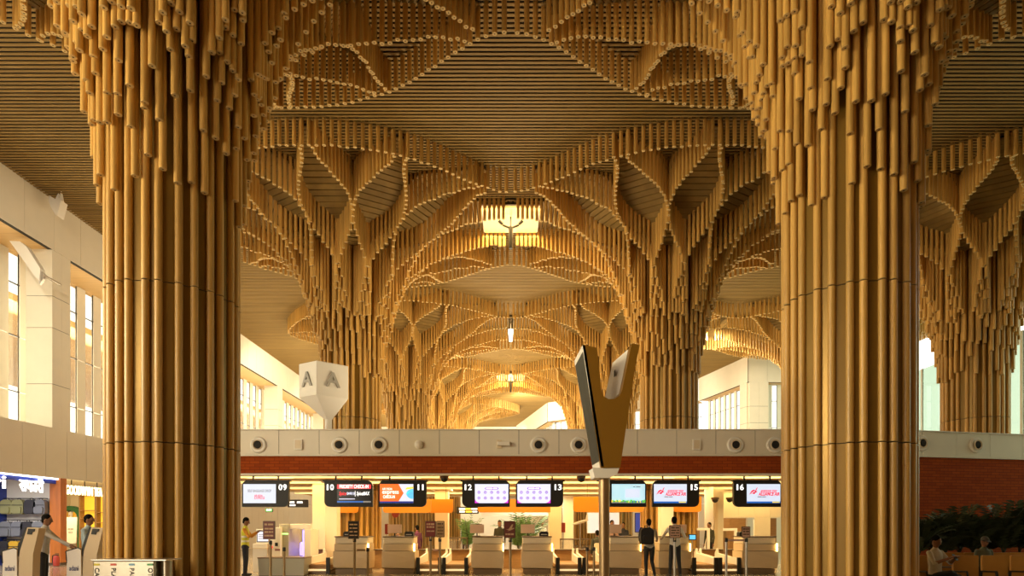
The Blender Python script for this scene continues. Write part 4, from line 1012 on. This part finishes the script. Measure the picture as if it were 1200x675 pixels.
# glowing canopy lights
mat('canopy_glow',(1,.85,.4),.5,emit=(1,.60,.15),estr=.85)
for (dd,lab,st) in ((D2,'glowing amber canopy light between the second-row columns, with a dark two-armed bracket',1),(D4,'glowing amber canopy light between the fourth-row columns, far away',1)):
    r=thing('canopy_light',(0,dd,H-.27),lab,'light')
    b=MB(); b.prism(rrect(-1.15,1.15,-.02,.02,(.01,)*4,2),-1.05,1.05); b.build('glow_panel',['canopy_glow'],r)
    b=MB(); b.box(-1.2,1.2,-1.1,1.1,.03,.08); b.build('back_tray',['white'],r)
    for sx in (-1,1):
        b=MB(); b.cyl((sx*1.0,0,.08),(sx*1.0,0,.27),.02,n=6); b.build('hanger',['black'],r)
    b=MB(); b.cyl((0,-.3,-.45),(0,-.3,-1.35),.10,.07,10); b.cyl((0,-.3,-.02),(0,-.3,-.45),.03,n=8); b.build('stem',['black'],r)
    for sx in (-1,1):
        b=MB(); b.tube([(0,-.3,-.50),(sx*.34,-.3,-.36)],.045,8); b.build('bracket_arm',['black'],r)
        b=MB(); b.cyl((sx*.34,-.3,-.33),(sx*.50,-.36,-.20),.06,.07,10); b.build('spot_head',['black'],r)
    lamp_l=bpy.data.lights.new('canopy_lamp','AREA'); lamp_l.energy=260; lamp_l.color=(1,.66,.22); lamp_l.size=2.4
    lo=bpy.data.objects.new('canopy_lamp',lamp_l); COL.objects.link(lo); lo.location=(0,dd,H-.4)
r=thing('canopy_spot',(.0,D3,H-.5),'small white spotlight hanging between the third-row columns','light')
b=MB(); b.cyl((0,0,0),(0,0,.5),.02,n=8); b.build('stem',['white'],r); b=MB(); b.cyl((0,0,-.75),(0,0,0),.10,.16,14); b.build('spot_body',['lamp_white'],r)
# ------------------------------------------------------------------ people
mat('shirt_white',(.66,.62,.55),.8,0,.06,(9,9,9)); mat('shirt_grey',(.46,.42,.37),.8,0,.06,(9,9,9)); mat('shirt_blue',(.36,.45,.50),.8); mat('trousers_black',(.012,.011,.012),.8); mat('trousers_navy',(.02,.022,.035),.8)
mat('vest_yellow',(.62,.60,.03),.6); mat('sleeve_orange',(.65,.28,.02),.7); mat('reflective',(.75,.75,.62),.4); mat('sari_purple',(.10,.02,.07),.8); mat('shirt_dark',(.05,.05,.03),.8); mat('shirt_pink',(.42,.26,.20),.8); mat('cap_grey',(.08,.075,.065),.8); mat('shoe',(.01,.009,.008),.5); mat('shirt_sage',(.12,.14,.10),.8)
mat('eye',(.01,.008,.007),.3); mat('lip',(.22,.07,.05),.6)
def rcone(mb,a,b,r0,r1,n=12):
    """closed tapered capsule"""
    a=Vector(a); b=Vector(b); d=b-a; L=d.length
    if L<1e-5: return
    d/=L; u=d.orthogonal().normalized(); w=d.cross(u); vs=[]; rings=[]
    for k in range(1,4):
        t=-PI/2+PI/2*k/3; rings.append((r0*math.sin(t),r0*math.cos(t)))
    for k in range(0,3):
        t=PI/2*k/3; rings.append((L+r1*math.sin(t),r1*math.cos(t)))
    for h,r in rings:
        for i in range(n):
            q=2*PI*i/n; vs.append(a+d*h+(u*math.cos(q)+w*math.sin(q))*r)
    vs+= [a-d*r0,b+d*r1]; m=len(rings); fs=[]
    for k in range(m-1):
        for i in range(n): fs.append((k*n+i,k*n+(i+1)%n,(k+1)*n+(i+1)%n,(k+1)*n+i))
    for i in range(n): fs.append((m*n,(i+1)%n,i)); fs.append((m*n+1,(m-1)*n+i,(m-1)*n+(i+1)%n))
    mb.add(vs,fs)
def person(loc,rz,lab,h=1.72,top='shirt_white',bottom='trousers_black',skin='skin',sleeve=None,armL=None,armR=None,head=(0,0),lean=0,legs=None,seated=False,vox=.011,longhair=False,cap=None,female=False,waist=.98,zones=None,short=False,hairmat='hair',sit_h=.46,twist=0):
    """figure facing +Y in its own frame; arms are (elbow, wrist) offsets from the shoulder"""
    s=h/1.75
    r=thing('person',loc,lab,'person',None,rz)
    segs=[]      # (a,b,r0,r1,zone)
    def S(a,b,r0,r1,z): segs.append((Vector(a)*1.0,Vector(b)*1.0,r0,r1,z))
    hipz=.93 if not seated else sit_h/s+.10
    ln=R(lean); 
    def T(x,y,z):   # torso point, z measured above the hips
        return Vector((x,y*math.cos(ln)+z*math.sin(ln),hipz+z*math.cos(ln)-y*math.sin(ln)))
    sw=.185 if not female else .165
    # torso: elliptical stack
    mb=MB()
    prof=[(-.08,.155,.11),(.02,.165,.118),(.12,.15,.11),(.22,.15,.108),(.34,.17,.118),(.44,.178,.118),(.52,.165,.098),(.57,.10,.075),(.60,.06,.06)]
    if female: prof=[(z,a*.92,b*.95) for z,a,b in prof]
    n=18; vs=[]
    for z,a,b in prof:
        for i in range(n):
            t=2*PI*i/n; vs.append(T(a*math.cos(t),b*math.sin(t),z))
    fs=[(k*n+i,k*n+(i+1)%n,(k+1)*n+(i+1)%n,(k+1)*n+i) for k in range(len(prof)-1) for i in range(n)]
    fs+=[tuple(range(n-1,-1,-1)),tuple(range((len(prof)-1)*n,len(prof)*n))]
    mb.add(vs,fs)
    zoneseg=[]
    zoneseg.append((T(0,0,.02),T(0,0,.5),.15,'top')); zoneseg.append((T(-.1,0,.48),T(.1,0,.48),.1,'top')); zoneseg.append((T(-.05,0,-.06),T(.05,0,-.06),.14,'bottom'))
    # neck, head
    yaw,pit=R(head[0]),R(head[1])
    nk=T(0,.0,.56); hb=T(0,.015,.66); 
    rcone(mb,nk,hb,.054,.05); zoneseg.append((T(0,0,.61),hb,.05,'skin'))
    HM=Matrix.Rotation(-yaw,3,'Z')@Matrix.Rotation(-pit,3,'X')
    hc=T(0,.03,.755)
    mb.ell(hc,(.073,.092,.112),16,11,M=HM)
    def Hd(x,y,z): return hc+HM@Vector((x,y,z))
    mb.ell(Hd(0,.035,-.07),(.048,.05,.045),12,8,M=HM)              # jaw
    rcone(mb,Hd(0,.088,.01),Hd(0,.108,-.028),.010,.015,8)            # nose
    for sx in (-1,1):
        mb.ell(Hd(sx*.076,-.005,-.01),(.012,.022,.034),8,6,M=HM)     # ears
        mb.ell(Hd(sx*.03,.078,.028),(.024,.012,.008),8,6,M=HM)       # brows
    zoneseg.append((Hd(0,0,.02),Hd(0,.04,-.07),.09,'skin'))
    # arms with hands
    defL=((-.05,.02,-.29),(-.02,.10,-.54)); 
    for sx,arm in ((-1,armL),(1,armR)):
        sh=T(sx*sw,0,.505)
        e,w=arm if arm else ((.05*1,.0,-.29),(.06*1,.05,-.55))
        el=sh+Vector((sx*abs(e[0]) if not arm else e[0],e[1],e[2])); wr=sh+Vector((sx*abs(w[0]) if not arm else w[0],w[1],w[2]))
        rcone(mb,sh,el,.056,.043); rcone(mb,el,wr,.042,.028)
        mid=el.lerp(wr,.85)
        zoneseg.append((sh,el,.05,'sleeve'))
        if short: zoneseg.append((el.lerp(sh,.1),wr,.04,'skin'))
        else: zoneseg.append((el,mid,.04,'sleeve'))
        d=(wr-el).normalized(); up=Vector((0,0,1)); side=d.cross(up)
        if side.length<.2: side=Vector((0,1,0))
        side.normalize(); pal=side.cross(d).normalized()
        p0=wr+d*.01; p1=wr+d*.085
        rcone(mb,p0+side*.014,p1+side*.018,.021,.020,8); rcone(mb,p0-side*.014,p1-side*.018,.021,.020,8)
        zoneseg.append((wr,p1+d*.07,.03,'skin'))
        for k,(o,L) in enumerate(((-.030,.062),(-.010,.074),(.011,.070),(.031,.055))):
            a=p1+side*o; b_=a+d*L*.55-pal*.006; c=b_+d*L*.40-pal*L*.35
            rcone(mb,a-d*.02,b_,.0100,.0092,6); rcone(mb,b_,c,.0092,.008,6)
        th=wr+d*.03-side*.03; rcone(mb,th,th+d*.035-side*.028,.0125,.0105,6); rcone(mb,th+d*.035-side*.028,th+d*.068-side*.034,.0105,.009,6)
    # legs
    for k,sx in enumerate((-1,1)):
        hp=Vector((sx*.085,0,hipz-.02))
        if seated:
            kn=hp+Vector((sx*.06,.42,.02)); an=Vector((kn.x+sx*.01,kn.y+.02,.09))
            if legs: kn=hp+Vector(legs[k][0]); an=Vector(legs[k][1])
        else:
            kn,an=(Vector((sx*.10,.015,.50)),Vector((sx*.105,-.01,.09)))
            if legs: kn,an=Vector(legs[k][0]),Vector(legs[k][1])
        rcone(mb,hp,kn,.088,.062); rcone(mb,kn,an,.060,.045)
        zoneseg.append((hp,kn,.07,'bottom')); zoneseg.append((kn,an,.05,'bottom'))
        toe=an+Vector((sx*.02,.15,-.045)); hl=an+Vector((0,-.045,-.04))
        rcone(mb,hl,toe,.042,.036,10); zoneseg.append((hl-Vector((0,0,.02)),toe-Vector((0,0,.02)),.05,'shoe'))
    mb.v=[tuple(Vector(v)*s) for v in mb.v]
    me=mb.mesh('person_body',['skin']); o=bpy.data.objects.new('body',me); COL.objects.link(o)
    rm=o.modifiers.new('r','REMESH'); rm.mode='VOXEL'; rm.voxel_size=vox; rm.use_smooth_shade=True
    sm=o.modifiers.new('s','SMOOTH'); sm.factor=.5; sm.iterations=3
    dg=bpy.context.evaluated_depsgraph_get(); dg.update()
    m2=bpy.data.meshes.new_from_object(o.evaluated_get(dg)); bpy.data.objects.remove(o); bpy.data.meshes.remove(me)
    zl=['skin','top','bottom','sleeve','shoe','band']; m2.materials.clear()
    mm={'skin':skin,'top':top,'bottom':bottom,'sleeve':sleeve or top,'shoe':'shoe','band':(zones or {}).get('band','reflective')}
    for z in zl: m2.materials.append(MATS[mm[z]])
    for p in m2.polygons:
        c=p.center/s; best=9; bz='top'
        for a,b,rr_,z in zoneseg:
            ab=b-a; t=max(0,min(1,(c-a).dot(ab)/max(1e-9,ab.length_squared))); dd=(c-a-ab*t).length-rr_
            if dd<best: best=dd; bz=z
        if bz=='top' and zones and 'band' in zones and any(abs(c.z-q)<.03 for q in (1.08,1.22)): bz='band'
        p.material_index=zl.index(bz)
        p.use_smooth=True
    body=bpy.data.objects.new('body',m2); COL.objects.link(body); body.parent=r
    # eyes and mouth
    for sx in (-1,1):
        b=MB(); b.ell(Hd(sx*.03,.086,.008)*s,(.012*s,.006*s,.007*s),8,6,M=HM); b.build('eye',['eye'],r)
    b=MB(); b.ell(Hd(0,.083,-.058)*s,(.022*s,.008*s,.007*s),10,6,M=HM); b.build('lips',['lip'],r)
    # hair
    if cap:
        b=MB(); b.ell(Hd(0,-.01,.045)*s,(.084*s,.103*s,.085*s),16,10,M=HM); b.ell(Hd(0,.10,.045)*s,(.06*s,.06*s,.010*s),12,6,M=HM); b.build('cap',[cap],r)
    else:
        b=MB(); b.ell(Hd(0,-.022,.035)*s,(.081*s,.094*s,.096*s),16,11,M=HM)
        if longhair: b.ell(Hd(0,-.06,-.06)*s,(.075*s,.055*s,.15*s),14,10,M=HM)
        else: b.ell(Hd(0,-.055,-.02)*s,(.066*s,.05*s,.07*s),12,8,M=HM)
        b.build('hair',[hairmat],r)
    return r
PI2=PI
# two travellers at the counters, seen from behind (facing the counters, +Y)
d=18.7
person((PX(761,d),d,0),0,'man with black backpack standing at the counters, back to camera',1.79,'shirt_grey','trousers_black',armR=((.10,.16,-.24),(.16,.46,-.30)),armL=((-.08,.06,-.28),(-.02,.30,-.36)),lean=5,legs=(((-.10,.03,.5),(-.10,-.02,.09)),((.10,.10,.5),(.13,-.12,.12))),short=True,vox=.012)
r=thing('backpack',(PX(757,d)-.03,d-.19,1.05),'black backpack worn by the man standing at the counters','backpack')
b=MB(); b.prism(rrect(-.20,.20,0,.52,(.08,.08,.16,.16),5),-.16,.06); b.build('pack_body',['black_matte'],r,bevel=.04)
b=MB(); b.prism(rrect(-.15,.15,.04,.28,(.06,)*4,5),-.22,-.14); b.build('front_pocket',['black_matte'],r,bevel=.03)
for sx in (-1,1):
    b=MB(); b.tube([(sx*.10,.05,.48),(sx*.13,.14,.52),(sx*.14,.30,.44),(sx*.15,.34,.28),(sx*.17,.24,.10),(sx*.15,.08,.06)],.022,8); b.build('shoulder_strap',['black_matte'],r)
b=MB(); b.tube([(-.05,.03,.50),(-.04,.03,.57),(.04,.03,.57),(.05,.03,.50)],.012,6); b.build('top_handle',['black_matte'],r)
d=18.9
person((PX(791,d),d,0),0,'man in white shirt and black trousers leaning on the 15 counter',1.86,'shirt_white','trousers_black',armL=((-.14,.12,-.24),(-.10,.40,-.28)),armR=((.16,.10,-.24),(.20,.40,-.22)),lean=6,legs=(((-.13,.0,.5),(-.16,-.04,.09)),((.12,.02,.5),(.15,-.02,.09))),vox=.012)
# worker in yellow vest by the left column
d=19.3
person((PX(287.5,d),d,0),R(-75),'worker in yellow reflective vest with orange sleeves beside the left column',1.83,'vest_yellow','trousers_navy',sleeve='sleeve_orange',armL=((-.10,.14,-.22),(.02,.34,-.08)),armR=((.10,.14,-.22),(-.02,.34,-.08)),head=(0,18),zones={'band':'reflective'},vox=.012)
# agents and lobby figures
d=23.4; person((PX(489,d),d,0),R(40),'woman in purple top standing behind the 11 counter',1.60,'sari_purple','sari_purple',female=True,vox=.016)
def chair(loc,rz,lab):
    r=thing('office_chair',loc,lab,'chair','agents chairs',rz)
    b=MB(); b.prism(rrect(-.23,.23,.44,.50,(.02,)*4),-.22,.22); b.build('seat',['cream'],r,bevel=.015)
    b=MB(); b.prism(rrect(-.22,.22,.58,.98,(.06,)*4),-.27,-.22); b.build('backrest',['cream'],r,bevel=.015)
    b=MB(); b.cyl((0,0,.08),(0,0,.45),.03,n=10); b.build('gas_column',['black'],r)
    b=MB(); b.box(-.03,.03,-.27,-.2,.44,.62); b.build('back_bracket',['black'],r)
    for k in range(5):
        t=2*PI*k/5; b=MB(); b.cyl((0,0,.09),(.28*math.cos(t),.28*math.sin(t),.06),.022,.016,8); b.ell((.28*math.cos(t),.28*math.sin(t),.03),(.03,.03,.03),8,6); b.build('foot',['black'],r)
def sit(x,d,rz,lab,**k):
    p=person((PX(x,d),d,0),rz,lab,seated=True,**k); return p
for x,dd,rz,pl_,cl,kw in ((466,22.2,R(200),'seated agent with dark hair behind the 11 counter monitor','cream office chair of the seated agent at the 11 counter',dict(top='shirt_dark',h=1.6,vox=.016,sit_h=.52)),
    (577,22.2,R(180),'seated agent with head just above the 12 counter','cream office chair of the seated agent at the 12 counter',dict(top='shirt_dark',h=1.5,vox=.016,sit_h=.42)),
    (700,22.6,R(15),'seated person in dark green shirt, back to camera, left of the totem post','cream office chair of the person in dark green shirt',dict(top='shirt_dark',h=1.72,vox=.015,sit_h=.50)),
    (738,22.2,R(180),'seated agent with dark hair low behind the 14 counter','cream office chair of the low agent at the 14 counter',dict(top='trousers_navy',h=1.5,vox=.016,sit_h=.46)),
    (885,22.2,R(180),'seated agent with only dark hair showing above the 16 counter','cream office chair of the hidden agent at the 16 counter',dict(top='trousers_navy',h=1.5,vox=.016,sit_h=.40)),
    (412,22.2,R(170),'seated agent with long hair partly behind the black post sign','cream office chair of the agent at the 10 counter',dict(top='shirt_dark',h=1.6,vox=.016,sit_h=.52,longhair=True,female=True))):
    sit(x,dd,rz,pl_,**kw); chair((PX(x,dd),dd,0),rz,cl)
d=25.2; person((PX(585.5,d),d,0),R(175),'woman with long dark hair standing behind the 12 counter',1.80,'shirt_dark','trousers_black',female=True,longhair=True,vox=.016,skin='skin_light')
d=24.3; person((PX(717,d),d,0),R(190),'person in pinkish shirt standing right behind the totem post',1.80,'shirt_pink','trousers_black',vox=.016)
d=25.0; person((PX(730.5,d),d,0),R(160),'woman in dark navy uniform standing behind the 14 counter',1.72,'trousers_navy','trousers_navy',female=True,vox=.016)
d=31.5; person((PX(635,d),d,0),R(200),'distant person in white shirt seen above the 13 counter',1.82,'shirt_white','trousers_black',vox=.018)
d=30.5; person((PX(545,d),d,0),R(150),'distant person in blue-grey beside the slim green plant',1.62,'trousers_navy','trousers_navy',vox=.018)
d=25.0; person((PX(831.5,d),d,0),R(120),'distant person in dark clothes in the doorway left of the 16 counter',1.72,'shirt_dark','trousers_black',vox=.016)
# left: two men at the self service kiosks
d=13.9
person((PX(50,d),d,0),R(-68),'man in pale grey shirt reaching his arm out to the right kiosk',1.83,'shirt_grey','trousers_black',armR=((.05,.26,-.17),(.10,.56,-.32)),armL=((-.02,.22,-.22),(.06,.46,-.38)),lean=4,head=(0,10),vox=.010)
d=14.3
person((PX(103,d),d,0),R(-80),'man in light blue shirt beside the right kiosk, looking right',1.83,'shirt_blue','trousers_navy',armR=((.06,.10,-.26),(.02,.34,-.34)),head=(0,6),vox=.010)
# right: seats, seated people, planters
mat('seat_tan',(.50,.24,.035),.45,0,.05,(4,4,4))
def bench_seat(x,y,lab,z=0):
    r=thing('waiting_seat',(x,y,z),lab,'seat','tan waiting seats')
    T=Matrix.Rotation(R(-10),4,'X')
    b=MB(); b.box(-.27,.27,-.28,.22,.40,.46); b.build('seat_pad',['seat_tan'],r,bevel=.02)
    b=MB(); b.prism(rrect(-.27,.27,.50,.98,(.03,)*4),.22,.27); b.build('backrest',['seat_tan'],r,bevel=.015)
    for sx in (-1,1):
        b=MB(); b.tube([(sx*.30,.22,.46),(sx*.30,.20,.64),(sx*.30,-.20,.66),(sx*.30,-.24,.42)],.018,8); b.build('armrest',['black'],r)
    b=MB(); b.box(-.29,.29,-.08,.0,.33,.40); b.build('beam',['black'],r)
    b=MB(); b.box(-.03,.03,-.1,.02,.03,.33); b.box(-.03,.03,-.28,.22,0,.04); b.build('leg',['black'],r)
d=12.6
seats=[(PX(1141.5,d)+.62*k,d) for k in range(3)]
for k,(x,y) in enumerate(seats): bench_seat(x,y,['tan waiting seat, front row, nearest to the man with the phone','tan waiting seat, front row, second from the man with the phone','tan waiting seat, front row, cut by the right frame edge'][k])
bench_seat(PX(1095,d),d,'tan waiting seat the man with the phone sits on')
d=14.0
for k,x in enumerate((1124,1152,1180,1207)): bench_seat(PX(x,d),d,['tan waiting seat, back row, leftmost','tan waiting seat, back row, of the person in the grey cap','tan waiting seat, back row, right of the person in the grey cap','tan waiting seat, back row, rightmost at the frame edge'][k])
d=12.6
person((PX(1095,d),d-.02,0),R(200),'man in white shirt sitting with a phone, legs crossed, at right',1.70,'shirt_white','trousers_black',seated=True,armL=((-.06,.16,-.22),(.10,.36,-.10)),armR=((.06,.16,-.22),(-.09,.36,-.10)),head=(0,22),legs=(((-.02,.42,.03),(-.14,.46,.09)),((.02,.40,.12),(-.25,.62,.38))),short=True,vox=.010)
q=Vector((math.cos(R(200))*0-math.sin(R(200))*.42,math.cos(R(200))*.42,0))
b=MB(); b.prism(rrect(-.04,.04,-.075,.075,(.012,)*4),-.005,.005); o=b.build('phone',['black']); o.location=(PX(1095,d)+q.x,d+q.y,.97); o.rotation_euler=(R(-35),0,R(20)); tag(o,'black phone held by the seated man in white shirt','phone')
d=14.0
person((PX(1152,d),d-.02,0),R(185),'person in grey cap and sage shirt sitting in the back row of seats',1.62,'shirt_sage','trousers_black',seated=True,cap='cap_grey',head=(0,20),vox=.013)
def planter(x0,x1,d,lab):
    a,c=PX(x0,d),PX(x1,d); b=MB(); b.box(-(c-a)/2,(c-a)/2,0,1.1,0,.62); o=thing('planter',((a+c)/2,d,0),lab,'planter'); b.build('planter_box',['planter_stone'],o,bevel=.02)
    b=MB(); b.box(-(c-a)/2+.06,(c-a)/2-.06,.06,1.04,.60,.64); b.build('soil',['soil'],o)
mat('planter_stone',(.26,.22,.15),.6)
planter(1062,1250,17.6,'long stone planter with dark palms against the brick wall at right')
rr=random.Random(9)
for k,(x,dd,h) in enumerate(((1076,17.9,1.5),(1092,18.3,1.75),(1108,18.0,1.6),(1124,18.4,1.8),(1141,18.0,1.5),(1158,18.3,1.75),(1176,18.0,1.9),(1194,18.35,1.95),(1212,18.0,1.8))):
    o=frond_plant((PX(x,dd),dd,.62),h,20,['dark palm in the planter, next to the big column','dark palm in the planter, second from the big column','dark palm in the planter, just above the man with the phone','dark palm in the planter, between the two seated people','dark palm in the planter, left of the grey cap','dark palm in the planter, right of the grey cap','tall dark palm in the planter near the frame edge','tallest dark palm in the planter near the frame edge','dark palm in the planter cut by the frame edge'][k],'leaf_dark',1.3,20+k,False,.10,group='dark palms in the planter')
# ------------------------------------------------------------------ light
w=bpy.data.worlds.new('world'); sc.world=w; w.use_nodes=True
bg=w.node_tree.nodes['Background']; bg.inputs[0].default_value=(1,.95,.86,1); bg.inputs[1].default_value=2.0
def lamp(name,kind,loc,power,col=(1,.78,.48),rot=(0,0,0),size=1,size_y=None,spot=None,spread=None):
    l=bpy.data.lights.new(name,kind); l.energy=power; l.color=col
    if kind=='AREA':
        l.size=size
        if size_y: l.shape='RECTANGLE'; l.size_y=size_y
        if spread: l.spread=spread
    elif kind in('POINT','SPOT'):
        l.shadow_soft_size=size
        if spot: l.spot_size=spot; l.spot_blend=.6
    o=bpy.data.objects.new(name,l); COL.objects.link(o); o.location=loc; o.rotation_euler=rot; return o
# warm upward lamps without fixtures, added to brighten the canopies from below
for (x,y,p) in ((-1.5,22.2,420),(0,32,900),(-12,32,450),(12,32,450),(0,45.6,2100),(-12,45,1200),(12,43,1200),(-4,58,2800),(-10,70,3500)):
    lamp('fill_uplight','AREA',(x,y,4.7),p,(1,.82,.53),(R(180),0,0),4,2)
# daylight boosted by area lamps outside the side panes, plus a rear fill
lamp('daylight_left','AREA',(XL-2.6,2.0,8.0),9500,(1,.84,.56),(0,R(-88),0),5,14,spread=R(130))
lamp('daylight_left','AREA',(-22.5,42,8.0),9000,(1,.85,.6),(0,R(-90),0),6,60)
lamp('daylight_right','AREA',(31.5,32,8.0),4500,(1,.92,.78),(0,R(90),0),8,30)
lamp('entrance_fill','AREA',(-15.3,-7.6,4.5),700,(1,.82,.55),(R(90),0,R(-20)),6.2,7)  # added fill for the fronts, set at the open rear corner
# spots without fixtures, added to brighten the far walls
for (x,y,z,p,tx,ty,tz) in ((13,40,14.3,2200,20,47.5,9),(9,46,14.3,2500,12,56,10),(-13,42,14.3,1500,-18.7,46,9),(-13,52,14.3,1500,-18.7,56,9),(-1,71,13.5,4500,1,79,7),(1,58,14.2,3000,2.5,70,10)):
    o=lamp('wall_fill_spot','SPOT',(x,y,z),p,(1,.88,.64),size=.4,spot=R(110)); o.rotation_euler=(Vector((tx,ty,tz))-Vector((x,y,z))).to_track_quat('-Z','Y').to_euler()
o=lamp('wall_fill_spot','SPOT',(-12.5,10,14.2),2600,(1,.90,.70),size=.3,spot=R(75)); o.rotation_euler=(Vector((-19.5,26,6.5))-Vector((-12.5,10,14.2))).to_track_quat('-Z','Y').to_euler()  # added out of view to brighten the left wall
# downlights of the check-in island and the lobby behind it
for x in (-8.5,-4,.5,5,9): lamp('fill_downlight','AREA',(x,21.5,ZB-.02),62,(1,.72,.38),(0,0,0),1.6,.8)
for x in (-9,-3,3,9): lamp('fill_downlight','AREA',(x,27.6,ZB-.05),70,(1,.74,.40),(0,0,0),2,.8)
for x in (-6,1,7): lamp('lobby_fill','AREA',(x,31.5,ZB-.1),190,(1,.88,.66),(0,0,0),3,2)
lamp('lobby_fill','AREA',(-12,29,ZB-.1),120,(1,.86,.6),(0,0,0),3,2)
# shop ceiling lights
lamp('shop_light','AREA',(XL-1.2,21,PB-.1),190,(1,.95,.86),(0,0,0),1.5,3)
lamp('shop_light','AREA',(XL-1.2,26.5,PB-.1),130,(1,.80,.45),(0,0,0),1.5,2)
sc.view_settings.exposure=0.36
